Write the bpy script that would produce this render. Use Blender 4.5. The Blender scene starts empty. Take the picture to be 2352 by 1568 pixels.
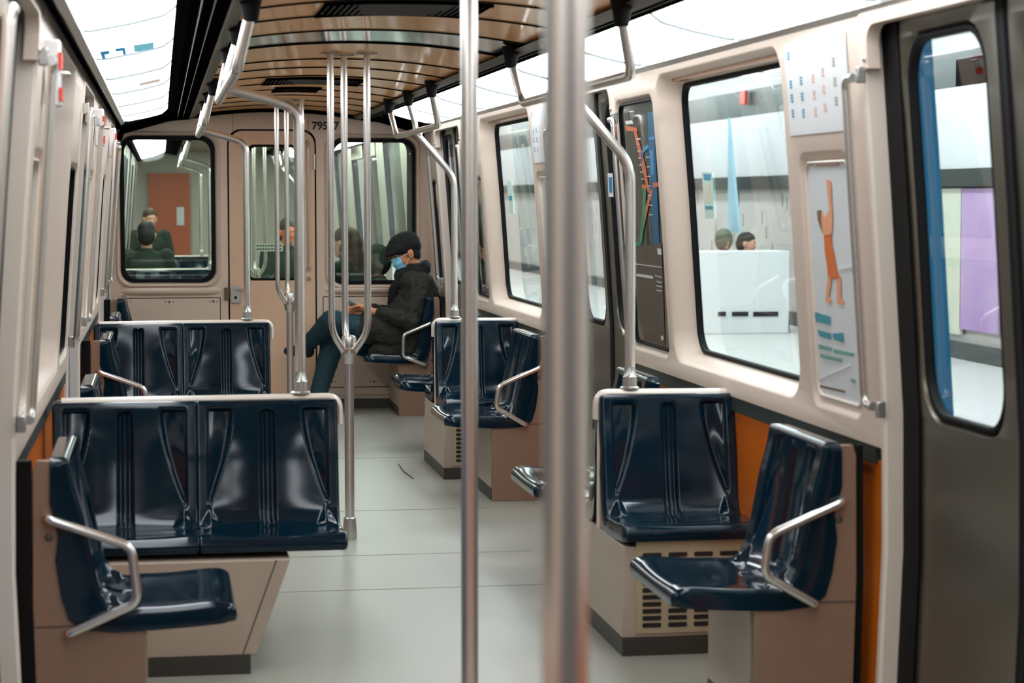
import bpy, math, random
from mathutils import Vector, Matrix, Quaternion, geometry
random.seed(7)
SC=bpy.context.scene; COL=SC.collection
PI=math.pi
# ------------------------------------------------------------------ camera
F=4900.0; H=1.52; VX,VY=368.0,455.0
_x=(VX-1176)/F; _y=-(VY-784)/F; _n=math.sqrt(_x*_x+_y*_y+1)
TH=-math.asin(_x/_n); PH=math.asin((_y/_n)/math.cos(TH))
CW=Vector((math.sin(TH)*math.cos(PH),math.cos(TH)*math.cos(PH),-math.sin(PH)))
CR=Vector((math.cos(TH),-math.sin(TH),0)); CU=CR.cross(CW)
C0=Vector((0,0,H))
def ray(px,py): return CW+CR*((px-1176)/F)-CU*((py-784)/F)
def atY(px,py,y): d=ray(px,py); return C0+d*(y/d.y)
def atX(px,py,x): d=ray(px,py); return C0+d*(x/d.x)
def atPlane(px,py,p,n):
    d=ray(px,py); n=Vector(n); return C0+d*((Vector(p)-C0).dot(n)/d.dot(n))
cam=bpy.data.cameras.new('camera'); co=bpy.data.objects.new('camera',cam); COL.objects.link(co)
m=Matrix((CR,CU,-CW)).transposed().to_4x4(); m.translation=C0; co.matrix_world=m
cam.lens=F/2352*36; cam.sensor_width=36; cam.clip_start=.05; cam.clip_end=200
cam.dof.use_dof=True; cam.dof.focus_distance=11.0; cam.dof.aperture_fstop=5.0
SC.camera=co
SC.view_settings.view_transform='Standard'; SC.view_settings.look='None'; SC.view_settings.gamma=1
SC.view_settings.use_curve_mapping=False; SC.view_settings.exposure=0.0
# ------------------------------------------------------------------ materials
def lin(c):
    c=c/255.0
    return c/12.92 if c<=.04045 else ((c+.055)/1.055)**2.4
def rgb(t): return (lin(t[0]),lin(t[1]),lin(t[2]),1)
MATS={}
def mat(name,col,rough=.5,metal=0,var=.06,scale=6,bump=0,bscale=200,coat=0,stretch=(1,1,1),emis=None,estr=0,spec=.5,rvar=0,col2=None):
    if name in MATS: return MATS[name]
    m=bpy.data.materials.new(name); m.use_nodes=True; nt=m.node_tree; b=nt.nodes['Principled BSDF']; L=nt.links
    tc=nt.nodes.new('ShaderNodeTexCoord'); mp=nt.nodes.new('ShaderNodeMapping'); mp.inputs['Scale'].default_value=stretch
    L.new(tc.outputs['Object'],mp.inputs['Vector'])
    nz=nt.nodes.new('ShaderNodeTexNoise'); nz.inputs['Scale'].default_value=scale; nz.inputs['Detail'].default_value=5
    L.new(mp.outputs['Vector'],nz.inputs['Vector'])
    mx=nt.nodes.new('ShaderNodeMix'); mx.data_type='RGBA'
    c=rgb(col)
    if col2: mx.inputs[6].default_value=c; mx.inputs[7].default_value=rgb(col2)
    else:
        mx.inputs[6].default_value=tuple(x*(1-var) for x in c[:3])+(1,); mx.inputs[7].default_value=tuple(min(1,x*(1+var)) for x in c[:3])+(1,)
    L.new(nz.outputs['Fac'],mx.inputs[0]); L.new(mx.outputs[2],b.inputs['Base Color'])
    b.inputs['Roughness'].default_value=rough; b.inputs['Metallic'].default_value=metal
    b.inputs['Coat Weight'].default_value=coat; b.inputs['Coat Roughness'].default_value=.06
    b.inputs['Specular IOR Level'].default_value=spec
    if rvar:
        mr=nt.nodes.new('ShaderNodeMapRange'); mr.inputs['To Min'].default_value=max(0,rough-rvar); mr.inputs['To Max'].default_value=rough+rvar
        L.new(nz.outputs['Fac'],mr.inputs['Value']); L.new(mr.outputs['Result'],b.inputs['Roughness'])
    if bump:
        n2=nt.nodes.new('ShaderNodeTexNoise'); n2.inputs['Scale'].default_value=bscale; L.new(mp.outputs['Vector'],n2.inputs['Vector'])
        bp=nt.nodes.new('ShaderNodeBump'); bp.inputs['Strength'].default_value=bump; bp.inputs['Distance'].default_value=.01
        L.new(n2.outputs['Fac'],bp.inputs['Height']); L.new(bp.outputs['Normal'],b.inputs['Normal'])
    if emis is not None:
        b.inputs['Emission Color'].default_value=rgb(emis); b.inputs['Emission Strength'].default_value=estr
    MATS[name]=m; return m
PEDM=mat('pedestal_laminate_shade',(176,160,143),.42,var=.05,scale=20)  # laminate darkened to stand for the shade under the seats
BEIGE=mat('beige_laminate',(217,197,181),.38,var=.04,scale=30,bump=.05,bscale=350)
BEIGE2=mat('beige_laminate_endwall_shade',(206,181,160),.36,var=.05,scale=25,bump=.04,bscale=350)  # same laminate as the side walls, end wall's dimmer light put into colour
PEACH=mat('peach_door_panel',(212,172,142),.34,var=.05,scale=12)
PLATESH=mat('side_plate_shade',(142,112,92),.45,var=.06,scale=14)  # beige plate painted darker, standing in for its unlit near face
FRAME=mat('cream_frame_paint',(226,212,198),.3,var=.03,scale=20)
ORANGE=mat('orange_wood_panel',(196,92,8),.4,col2=(222,116,16),scale=9,stretch=(1,1,.15))
WOOD=mat('ceiling_wood_veneer',(240,158,80),.33,col2=(252,192,118),scale=5,stretch=(.35,5,1),coat=.25)
NAVY=mat('navy_fibreglass',(1,28,42),.10,var=.25,scale=6,rvar=.02,spec=.42)
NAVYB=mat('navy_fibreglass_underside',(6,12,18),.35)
FLOOR=mat('grey_linoleum',(138,138,126),.36,col2=(168,166,155),scale=2.2,bump=.05,bscale=120,rvar=.1,spec=.4)
STEEL=mat('brushed_steel',(226,220,214),.27,.9,var=.04,scale=30,stretch=(8,8,.4))
STEELD=mat('door_leaf_steel',(128,124,112),.32,.85,var=.07,scale=3,rvar=.08,stretch=(1,1,.3))
ALU=mat('pale_aluminium',(190,188,182),.3,.8,var=.06,scale=18)
BLACK=mat('black_rubber',(10,8,10),.7,var=.2,scale=20,spec=.2)
DARKT=mat('black_trim_metal',(9,7,7),.9,0,var=.2,scale=10,spec=.0)
GREYT=mat('grey_trim_metal',(84,76,64),.5,0,var=.1,scale=10)
LEDGE=mat('dark_green_speckled_ledge',(26,34,32),.4,col2=(74,82,76),scale=60)
PLINTH=mat('dark_plinth_vinyl',(58,56,50),.5,var=.15)
SLOT=mat('dark_slot',(30,22,24),.7)
MIRROR=mat('polished_steel_band',(150,165,165),.12,1,var=.25,scale=3)
DIFF=mat('lit_milky_diffuser',(235,240,242),.5,var=.01,emis=(236,243,248),estr=7.5)
SEAM=mat('grey_seam_strip',(104,110,112),.8)
DIFFN=mat('lit_milky_diffuser_next_car',(225,240,236),.5,var=.01,emis=(238,244,240),estr=11)
RED=mat('red_enamel',(220,50,22),.4)
BLUEST=mat('bright_blue_sticker',(30,150,215),.5,emis=(30,150,215),estr=.35)
CYANST=mat('pale_cyan_sticker',(120,205,228),.5,emis=(120,205,228),estr=.5)
WHITEP=mat('white_paper_sticker',(222,222,222),.45,var=.02)
TEALP=mat('teal_print',(60,150,165),.5)
BLUEP=mat('blue_print',(70,150,185),.5)
PINKP=mat('salmon_print',(226,180,168),.5)
GREYP=mat('grey_print',(160,158,150),.5)
TEXTK=mat('black_lettering',(26,22,20),.5)
def glass(name,tint=(225,240,235),refl=.9):
    if name in MATS: return MATS[name]
    m=bpy.data.materials.new(name); m.use_nodes=True; nt=m.node_tree; nt.nodes.clear(); L=nt.links
    o=nt.nodes.new('ShaderNodeOutputMaterial'); t=nt.nodes.new('ShaderNodeBsdfTransparent'); g=nt.nodes.new('ShaderNodeBsdfGlossy')
    g.inputs['Roughness'].default_value=.02; t.inputs['Color'].default_value=rgb(tint)
    g.inputs['Color'].default_value=(refl,refl,refl,1)
    f=nt.nodes.new('ShaderNodeLayerWeight'); f.inputs['Blend'].default_value=.5; mx=nt.nodes.new('ShaderNodeMixShader')
    pw=nt.nodes.new('ShaderNodeMath'); pw.operation='POWER'; pw.inputs[1].default_value=5; L.new(f.outputs['Facing'],pw.inputs[0])
    ma=nt.nodes.new('ShaderNodeMath'); ma.operation='MULTIPLY_ADD'; ma.inputs[1].default_value=.9; ma.inputs[2].default_value=.05; L.new(pw.outputs[0],ma.inputs[0])
    L.new(ma.outputs[0],mx.inputs[0]); L.new(t.outputs[0],mx.inputs[1]); L.new(g.outputs[0],mx.inputs[2]); L.new(mx.outputs[0],o.inputs['Surface'])
    MATS[name]=m; return m
GLASS=glass('window_glass'); GLASSG=glass('green_tinted_glass',(236,244,239))
# ------------------------------------------------------------------ object helpers
def tag(o,label=None,cat=None,group=None,kind=None):
    if label: o['label']=label
    if cat: o['category']=cat
    if group: o['group']=group
    if kind: o['kind']=kind
    return o
def empty(name,loc=(0,0,0),rz=0):
    o=bpy.data.objects.new(name,None); COL.objects.link(o); o.location=loc; o.rotation_euler=(0,0,rz); o.empty_display_size=.05
    return o
class MB:
    def __init__(s): s.v=[]; s.f=[]; s.mi=[]; s.cur=0
    def add(s,vs,fs):
        b=len(s.v); s.v+= [tuple(v) for v in vs]; s.f+=[tuple(i+b for i in f) for f in fs]; s.mi+=[s.cur]*len(fs)
    def box(s,x0,x1,y0,y1,z0,z1):
        s.add([(x0,y0,z0),(x1,y0,z0),(x1,y1,z0),(x0,y1,z0),(x0,y0,z1),(x1,y0,z1),(x1,y1,z1),(x0,y1,z1)],
              [(0,3,2,1),(4,5,6,7),(0,1,5,4),(1,2,6,5),(2,3,7,6),(3,0,4,7)])
    def prism(s,poly,mapf,d0,d1):
        n=len(poly); vs=[mapf(u,v,d0) for u,v in poly]+[mapf(u,v,d1) for u,v in poly]
        s.add(vs,[tuple(range(n)),tuple(range(2*n-1,n-1,-1))]+[(i,i+n,(i+1)%n+n,(i+1)%n) for i in range(n)])
    def tube(s,pts,r,n=14,cap=True,closed=False,sx=1,sy=1):
        pts=[Vector(p) for p in pts]; k=len(pts); rs=r if isinstance(r,(list,tuple)) else [r]*k
        T=[]
        for i in range(k):
            a=pts[(i-1)%k] if (i>0 or closed) else pts[i]; b=pts[(i+1)%k] if (i<k-1 or closed) else pts[i]
            t=(b-a); T.append(t.normalized() if t.length>1e-9 else Vector((0,0,1)))
        up=Vector((0,0,1)) if abs(T[0].z)<.9 else Vector((0,1,0))
        N=(up-T[0]*up.dot(T[0])).normalized(); vs=[]
        for i in range(k):
            if i: 
                N=(N-T[i]*N.dot(T[i])).normalized()
            B=T[i].cross(N)
            for j in range(n):
                a=2*PI*j/n; vs.append(pts[i]+(N*math.cos(a)*sx+B*math.sin(a)*sy)*rs[i])
        fs=[]
        for i in range(k if closed else k-1):
            for j in range(n):
                a=i*n+j; b=i*n+(j+1)%n; i2=(i+1)%k; fs.append((a,b,i2*n+(j+1)%n,i2*n+j))
        if cap and not closed: fs.append(tuple(reversed(range(n)))); fs.append(tuple((k-1)*n+j for j in range(n)))
        s.add(vs,fs)
    def lathe(s,prof,c=(0,0,0),n=24,ax='z'):
        vs=[];k=len(prof)
        for r,z in prof:
            for j in range(n):
                a=2*PI*j/n; p=(r*math.cos(a),r*math.sin(a),z)
                if ax=='y': p=(p[0],p[2],p[1])
                if ax=='x': p=(p[2],p[0],p[1])
                vs.append((p[0]+c[0],p[1]+c[1],p[2]+c[2]))
        fs=[(i*n+j,i*n+(j+1)%n,(i+1)*n+(j+1)%n,(i+1)*n+j) for i in range(k-1) for j in range(n)]
        fs+= [tuple(reversed(range(n))),tuple((k-1)*n+j for j in range(n))]
        s.add(vs,fs)
    def ell(s,c,r,rot=None,n=20,k=14):
        R=rot or Matrix.Identity(3); vs=[]
        for i in range(1,k):
            a=PI*i/k
            for j in range(n):
                b=2*PI*j/n; p=Vector((r[0]*math.sin(a)*math.cos(b),r[1]*math.sin(a)*math.sin(b),r[2]*math.cos(a))); vs.append(R@p+Vector(c))
        t=len(vs); vs.append(R@Vector((0,0,r[2]))+Vector(c)); vs.append(R@Vector((0,0,-r[2]))+Vector(c))
        fs=[(i*n+j,(i+1)*n+j,(i+1)*n+(j+1)%n,i*n+(j+1)%n) for i in range(k-2) for j in range(n)]
        fs+=[(t,j,(j+1)%n) for j in range(n)]+[(t+1,(k-2)*n+(j+1)%n,(k-2)*n+j) for j in range(n)]
        s.add(vs,fs)
    def grid(s,rows,flip=False):
        a=len(rows); b=len(rows[0]); vs=[p for r in rows for p in r]
        fs=[(i*b+j,i*b+j+1,(i+1)*b+j+1,(i+1)*b+j) for i in range(a-1) for j in range(b-1)]
        if flip: fs=[tuple(reversed(f)) for f in fs]
        s.add(vs,fs)
    def build(s,name,mats,parent=None,ang=35,bevel=0,seg=2,loc=None):
        me=bpy.data.meshes.new(name); me.from_pydata(s.v,[],s.f)
        if not isinstance(mats,(list,tuple)): mats=[mats]
        for q in mats: me.materials.append(q)
        if len(mats)>1: me.polygons.foreach_set('material_index',s.mi)
        import bmesh
        bm=bmesh.new(); bm.from_mesh(me); bmesh.ops.remove_doubles(bm,verts=bm.verts,dist=1e-5)
        bmesh.ops.recalc_face_normals(bm,faces=bm.faces); bm.to_mesh(me); bm.free()
        me.polygons.foreach_set('use_smooth',[True]*len(me.polygons))
        if ang<180: me.set_sharp_from_angle(angle=math.radians(ang))
        me.update()
        o=bpy.data.objects.new(name,me); COL.objects.link(o)
        if parent: 
            o.parent=parent
        if bevel:
            md=o.modifiers.new('bevel','BEVEL'); md.width=bevel; md.segments=seg; md.limit_method='ANGLE'; md.angle_limit=math.radians(35)
            md.harden_normals=False
        return o
def copy_tree(o,parent=None):
    c=o.copy(); COL.objects.link(c)
    if parent: c.parent=parent
    for ch in [x for x in o.children]: copy_tree(ch,c)
    return c
def fillet(pts,rad,n=6):
    pts=[Vector(p) for p in pts]; out=[pts[0]]
    for i in range(1,len(pts)-1):
        a,b,c=pts[i-1],pts[i],pts[i+1]; r=rad[i-1] if isinstance(rad,(list,tuple)) else rad
        d1=(a-b); d2=(c-b); l=min(r,d1.length*.48,d2.length*.48); p=b+d1.normalized()*l; q=b+d2.normalized()*l
        for k in range(n+1):
            t=k/n; out.append(p*(1-t)**2+b*2*t*(1-t)+q*t*t)
    out.append(pts[-1]); return out
def rrect(u0,u1,v0,v1,r,n=6):
    rs=r if isinstance(r,(list,tuple)) else [r]*4; out=[]
    for (cx,cy,a0),q in zip([(u1,v0,-90),(u1,v1,0),(u0,v1,90),(u0,v0,180)],rs):
        sx=-1 if cx==u1 else 1; sy=1 if cy==v0 else -1
        for k in range(n+1):
            a=math.radians(a0+90*k/n); out.append((cx+sx*q+q*math.cos(a),cy+sy*q+q*math.sin(a)))
    return out
def rectp(u0,u1,v0,v1): return [(u0,v0),(u1,v0),(u1,v1),(u0,v1)]
def inpoly(p,poly):
    x,y=p; c=False; j=len(poly)-1
    for i in range(len(poly)):
        xi,yi=poly[i]; xj,yj=poly[j]
        if (yi>y)!=(yj>y) and x<(xj-xi)*(y-yi)/(yj-yi)+xi: c=not c
        j=i
    return c
def subdiv(poly,rows):
    out=[]
    for i,p in enumerate(poly):
        q=poly[(i+1)%len(poly)]; out.append(p)
        hit=sorted([(abs(v-p[1]),v) for v in rows if min(p[1],q[1])+1e-4<v<max(p[1],q[1])-1e-4])
        for _,v in hit: t=(v-p[1])/(q[1]-p[1]); out.append((p[0]+(q[0]-p[0])*t,v))
    return out
def sheet(mb,outer,holes,mapf,rows=(),cols=()):
    V=[];Ed=[]
    def loop(l):
        b=len(V); V.extend([Vector(p) for p in l]); n=len(l); Ed.extend([(b+i,b+(i+1)%n) for i in range(n)])
    loop(outer)
    for h in holes: loop(h)
    us=[p[0] for p in outer]; vs=[p[1] for p in outer]
    for r in rows: b=len(V); V.extend([Vector((min(us),r)),Vector((max(us),r))]); Ed.append((b,b+1))
    for c in cols: b=len(V); V.extend([Vector((c,min(vs))),Vector((c,max(vs)))]); Ed.append((b,b+1))
    r=geometry.delaunay_2d_cdt(V,Ed,[],0,1e-6)
    vv=r[0]; fs=[]
    for f in r[2]:
        cx=sum(vv[i].x for i in f)/len(f); cy=sum(vv[i].y for i in f)/len(f)
        if inpoly((cx,cy),outer) and not any(inpoly((cx,cy),h) for h in holes): fs.append(tuple(f))
    mb.add([mapf(p.x,p.y,0) for p in vv],fs)
def loft(mb,loops,closed=True):
    n=len(loops[0]); vs=[p for l in loops for p in l]
    mb.add(vs,[(i*n+j,i*n+(j+1)%n,(i+1)*n+(j+1)%n,(i+1)*n+j) for i in range(len(loops)-1) for j in range(n)])
def lerp2(a,b,t): return [(p[0]*(1-t)+q[0]*t,p[1]*(1-t)+q[1]*t) for p,q in zip(a,b)]
def reveal(mb,front,back,mapf,depth,soft=.25):
    # long straight sides get extra points so the reveal follows the curved wall
    F2=[];B2=[]
    for i in range(len(front)):
        p,q=front[i],front[(i+1)%len(front)]; a,c=back[i],back[(i+1)%len(back)]; k=6 if abs(p[1]-q[1])>.3 else 1
        for j in range(k): t=j/k; F2.append((p[0]+(q[0]-p[0])*t,p[1]+(q[1]-p[1])*t)); B2.append((a[0]+(c[0]-a[0])*t,a[1]+(c[1]-a[1])*t))
    front,back=F2,B2
    ls=[]
    for t,d in ((0,0),(soft*.15,depth*.02),(soft*.45,depth*.10),(soft*.8,depth*.3),(.75+.25*soft,depth*.8),(1,depth)):
        ls.append([mapf(u,v,d) for u,v in lerp2(front,back,t)])
    loft(mb,ls)
def rim(mb,outer,mapf,d):
    loft(mb,[[mapf(u,v,0) for u,v in outer],[mapf(u,v,d) for u,v in outer]])
def shrink(poly,w):
    cx=(min(p[0] for p in poly)+max(p[0] for p in poly))/2; cy=(min(p[1] for p in poly)+max(p[1] for p in poly))/2
    hx=(max(p[0] for p in poly)-min(p[0] for p in poly))/2; hy=(max(p[1] for p in poly)-min(p[1] for p in poly))/2
    return [(cx+(p[0]-cx)*(hx-w)/hx,cy+(p[1]-cy)*(hy-w)/hy) for p in poly]
def gasket(mb,poly,w,mapf,d0,d1):
    vs=[p[1] for p in poly]; poly=subdiv(poly,[min(vs)+(max(vs)-min(vs))*k/7 for k in range(1,7)])
    inn=shrink(poly,w)
    loft(mb,[[mapf(u,v,d1) for u,v in poly],[mapf(u,v,d0) for u,v in poly],[mapf(u,v,d0-.003) for u,v in shrink(poly,w*.5)],[mapf(u,v,d0) for u,v in inn],[mapf(u,v,d1) for u,v in inn]])
XC=.815; XL=.79
def prof(z):
    P=[(-.2,1.12),(0,1.135),(.55,1.155),(.93,1.15),(1.5,1.11),(1.95,1.072),(2.06,1.068),(2.4,1.04)]
    for (a,b),(c,d) in zip(P,P[1:]):
        if z<=c: return b+(d-b)*(z-a)/(c-a)
    return P[-1][1]
LO=.045   # the left side sits a little farther from the centreline
def wmap(side,off=0):
    return lambda u,v,d: Vector((XC+side*(prof(v)+(LO if side<0 else 0)+off+d),u,v))
# ================================================================== SHELL OF THE CAR
EY=15.4
b=MB(); b.box(XC-1.3,XC+1.3,-.6,EY+.02,-.06,0)
fl=tag(b.build('floor',FLOOR),kind='structure')
# thin seams in the linoleum
for i,y in enumerate((3.9,8.2,9.0,10.3,12.4)):
    b=MB(); b.box(XC-.9,XC+.75,y,y+.006,0,.0012); tag(b.build('trim_%d'%(i+1),mat('floor_seam',(134,134,122),.6)),kind='structure')
# ceiling planks
def czf(x): t=(x-XC)/.6; return 2.158-.052*t*t
def arc_slab(mb,y0,y1,x0,x1,dz=0,th=.012,n=20):
    xs=[x0+(x1-x0)*i/n for i in range(n+1)]
    lo=[(x,czf(x)+dz) for x in xs]; hi=[(x,czf(x)+dz+th) for x in reversed(xs)]
    poly=lo+hi; k=len(poly)
    A=[(x,y0,z) for x,z in poly]; B=[(x,y1,z) for x,z in poly]
    fs=[(i,(i+1)%k,(i+1)%k+k,i+k) for i in range(k)]+[(j,k*1-1-j,k-2-j,j+1) for j in range(n)]+[(k+j,k+j+1,2*k-2-j,2*k-1-j) for j in range(n)]
    mb.add(A+B,fs)
seams=[-.6,.1,.8,1.5,2.2,2.9,3.55,4.2,4.85,5.5,6.15,6.85,7.42,8.12,8.80,9.82,10.47,11.19,11.9,12.6,13.3,14.0,14.7,15.36]
b=MB()
for a,c in zip(seams,seams[1:]):
    if abs(a-8.12)<.01: continue
    arc_slab(b,a+.015,c-.015,XC-.6,XC+.6)
tag(b.build('ceiling',WOOD,ang=25),kind='structure')
b=MB()
for a in seams[1:-1]: arc_slab(b,a-.006,a+.006,XC-.6,XC+.6,dz=-.005,th=.02)
tag(b.build('trim_6',BLACK,ang=25),kind='structure')
b=MB(); arc_slab(b,8.135,8.785,XC-.6,XC+.6,dz=.001); tag(b.build('trim_7',MIRROR),kind='structure')
b=MB(); arc_slab(b,-.6,EY,XC-.62,XC+.62,dz=.02,th=.03); tag(b.build('trim_8',DARKT),kind='structure')
# outer roof and outside skin so that no light leaks in
b=MB(); b.box(XC-1.3,XC+1.3,-.6,EY,2.24,2.27); tag(b.build('trim_9',DARKT),kind='structure')
# dark trims between ceiling and lights, chrome rail under lights
for s,nm in ((-1,10),(1,13)):
    b=MB(); P=[(.575,2.095),(.60,2.085),(.635,2.088),(.645,2.098),(.67,2.100),(.675,2.093),(.69,2.093),(.695,2.102),(.72,2.104),(.735,2.112),(.76,2.118),(.76,2.15),(.575,2.15)]
    b.prism(P,lambda u,v,d:Vector((XC+s*u,d,v)),-.6,EY-.06); tag(b.build('trim_%d'%nm,DARKT,ang=20),kind='structure')
    b=MB(); b.prism([(.555,2.098),(.60,2.080),(.606,2.084),(.575,2.104)],lambda u,v,d:Vector((XC+s*u,d,v)),-.6,EY-.06); tag(b.build('trim_%d'%(nm+1),GREYT),kind='structure')
    b=MB()
    for q in (.650,.688): b.tube([(XC+s*q,-.6,2.0905),(XC+s*q,EY-.1,2.0905)],.0018,8)
    tag(b.build('trim_%d'%(nm+2),mat('grey_line_trim',(150,152,140),.6)),kind='structure')
    b=MB(); P=[(1.05,2.030),(1.07,2.015),(1.088,2.018),(1.10,2.05),(1.14,2.06),(1.14,2.09),(1.05,2.05)]
    b.prism(P,lambda u,v,d:Vector((XC+s*u,d,v)),-.6,EY-.06); tag(b.build('trim_%d'%(nm+6),ALU,ang=20),kind='structure')
    b=MB(); b.prism([(1.076,2.006),(1.09,2.0),(1.10,2.02),(1.085,2.02)],lambda u,v,d:Vector((XC+s*u,d,v)),-.6,EY-.06); tag(b.build('trim_%d'%(nm+7),DARKT),kind='structure')
# light diffusers
LS=[-.2,1.2,2.57,3.94,5.42,6.82,8.2,9.55,10.9,12.32,13.72,14.82]
ordn=['nearest the end wall','second from the end wall','third from the end wall','fourth from the end wall','fifth from the end wall','sixth from the end wall','seventh from the end wall','eighth from the end wall','ninth from the end wall','tenth from the end wall','eleventh from the end wall']
def lightpt(s,h): return 2.092+(h-.80)*(2.034-2.092)/(1.055-.80) if h>.80 else 2.092+(.80-h)*.75
for s,sn in ((-1,'left'),(1,'right')):
    for i,(a,c) in enumerate(zip(LS,LS[1:])):
        k=len(LS)-2-i; b=MB(); g=.004
        hs=[(.745,.02),(.75,.004),(.77,0),(.795,0),(.81,0),(.9,-.003),(1.02,0),(1.045,.006),(1.052,.03)]
        last=(k==0); rows=[]
        for y,e in ((a+g,.012),(a+g+.01,0),((a+c)/2,0),(c-g-.01,0),(c-g,.012)):
            rows.append([Vector((XC+s*h,(y if not last or y<(a+c)/2+.01 else y-max(0,(.80-h))*3.2),lightpt(s,h)+z+e)) for h,z in hs])
        b.grid(rows); o=b.build('light_diffuser',DIFF,ang=25)
        if i:
            b=MB(); b.grid([[Vector((XC+s*h,y,lightpt(s,h)+z-q)) for h,z in hs[1:-1]] for y,q in ((a-.003,-.003),(a-.003,.0075),(a+.003,.0075),(a+.003,-.003))]); b.build('seam_strip',SEAM,o)
        lb='milky white lit ceiling panel along the %s wall, %s'%(sn,ordn[k])
        if s<0 and a==6.82: lb='milky white lit ceiling panel on the left with blue corner marks and cyan strip'
        tag(o,lb,'light panel','lit diffuser panels along both sides')
    # dark pan round the end of the light strip
    b=MB(); b.box(min(XC+s*.6,XC+s*1.12),max(XC+s*.6,XC+s*1.12),-.6,EY-.02,2.165,2.18)
    P=[(.60,2.085),(.76,2.11),(1.07,2.005),(1.12,2.005),(1.12,2.2),(.60,2.2)]
    b.prism(P,lambda u,v,d:Vector((XC+s*u,d,v)),14.83,EY-.03); tag(b.build('trim_%d'%(22+(s>0)),DARKT),kind='structure')
# stickers on the left diffusers
n=Vector((math.sin(math.atan2(2.128-2.034,.31)),0,-math.cos(math.atan2(.094,.31)))) 
def onlight(px,py,s=-1,eps=.012):
    p0=Vector((XC+s*.9,8,lightpt(s,.9)-eps)); nn=Vector((s*.2275,0,1)).normalized()
    return atPlane(px,py,p0,nn)
def decal(name,px,m,pl,label,cat,group=None,th=.001,nrm=Vector((0,0,-1))):
    P=[pl(*p) for p in px]; k=len(P); b=MB(); b.add(P+[p-nrm*th for p in P],[tuple(range(k)),tuple(reversed(range(k,2*k)))]+[(i,(i+1)%k,(i+1)%k+k,i+k) for i in range(k)])
    o=b.build(name,m); tag(o,label,cat,group); return o
decal('blue_corner_mark',[(229,119),(251,116),(252,124),(241,126),(243,134),(235,136)],BLUEST,onlight,'bright blue corner mark on the left light panel, the one nearer the wall','sticker')
decal('blue_corner_mark',[(264,112),(287,109),(290,125),(283,126),(281,117),(266,119)],BLUEST,onlight,'bright blue corner mark on the left light panel, the one beside the cyan strip','sticker')
decal('cyan_strip_sticker',[(306,104),(353,97),(353,112),(309,120)],CYANST,onlight,'pale cyan rectangular sticker on the left light panel','sticker')
decal('small_text_strip',[(320,192),(322,197),(368,187),(366,181)],mat('pale_text_strip',(225,205,200),.5,emis=(225,205,200),estr=.45),onlight,'small faint reddish text strip on a left light panel','sticker')
# ------------------------------------------------------------------ side walls
nt={'w':0,'d':0,'t':30}
def nn(k): nt[k]+=1; return nt[k]
ROWS=(.93,1.1,1.3,1.5,1.75,1.95)
def wall_bay(side,y0,y1,big,ad,nar,nar_top=1.66,ad_top=1.66,opaque_ad=False):
    """one beige panel between two doorways, with its windows"""
    sn='right' if side>0 else 'left'; f=wmap(side); b=MB()
    R=.10; outer=rrect(y0,y1,.828,2.035,[.03]*4,3)
    holes=[];glz=[]
    if big:
        fr=rrect(big[0],big[1],.885,1.995,[.13,.10,.10,.13]); bk=rrect(big[0]+.06,big[1]-.06,.925,1.955,[.09,.07,.07,.09]); holes.append(fr); glz.append((fr,bk,.10,.013,'big'))
    if ad:
        fr=rrect(ad[0],ad[1],.885,ad_top,.06); bk=rrect(ad[0]+.025,ad[1]-.025,.92,ad_top-.03,.045); holes.append(fr); glz.append((fr,bk,.022,.008,'ad'))
    if nar:
        fr=rrect(nar[0],nar[1],.885,nar_top,.06); bk=rrect(nar[0]+.02,nar[1]-.02,.915,nar_top-.02,.045); holes.append(fr); glz.append((fr,bk,.022,.01,'nar'))
    outer=subdiv(outer,ROWS); sheet(b,outer,holes,f,ROWS)
    rim(b,outer,f,.03)
    for fr,bk,d,gw,k in glz: reveal(b,fr,bk,f,d,.5 if k=='big' else .4)
    w=tag(b.build('wall_%s'%sn,BEIGE,ang=40),kind='structure')
    for fr,bk,d,gw,k in glz:
        g=MB(); gasket(g,bk,gw,f,d-.012,d+.01); wi=g.build('window_%d'%nn('w'),BLACK if k!='ad' else FRAME); tag(wi,kind='structure')
        g=MB(); sheet(g,bk,[],lambda u,v,q:f(u,v,d+.0),ROWS); g.build('glass',GLASS,wi)
        if k=='big':
            g=MB(); g.prism(rrect(big[0]+.10,big[1]-.10,1.962,1.985,.008,2),lambda u,v,q:f(u,v,q),.045,.085)
            g.build('vent_bar',mat('copper_tinted_vent',(170,120,84),.3,.8),wi)
    # lower wall: speckled ledge and orange wood
    b=MB(); b.prism([(0,.778),(0,.835),(.02,.835),(.02,.778)],lambda u,v,d:Vector((XC+side*(1.155+(LO if side<0 else 0)+u),d,v)),y0+.1,y1-.1)
    tag(b.build('trim_%d'%nn('t'),LEDGE),kind='structure')
    b=MB(); zz=[.0,.2,.4,.6,.79]; b.grid([[wmap(side)(y,z,.012) for z in zz] for y in (y0+.01,y1-.01)],flip=side<0)
    tag(b.build('wall_%s'%sn,ORANGE),kind='structure')
    b=MB()
    for y in (y0,y1):                # cream jambs and black seams
        e=1 if y==y0 else -1
        rows=[[f(y+e*u,z,dd) for u,dd in ((-.004,.05),(-.004,.004),(.004,-.004),(.026,-.004),(.034,.004),(.034,.03))] for z in (0,.3,.55,.8,1.0,1.3,1.6,1.95,2.02)]
        b.grid(rows)
    tag(b.build('trim_%d'%nn('t'),FRAME),kind='structure')
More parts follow.
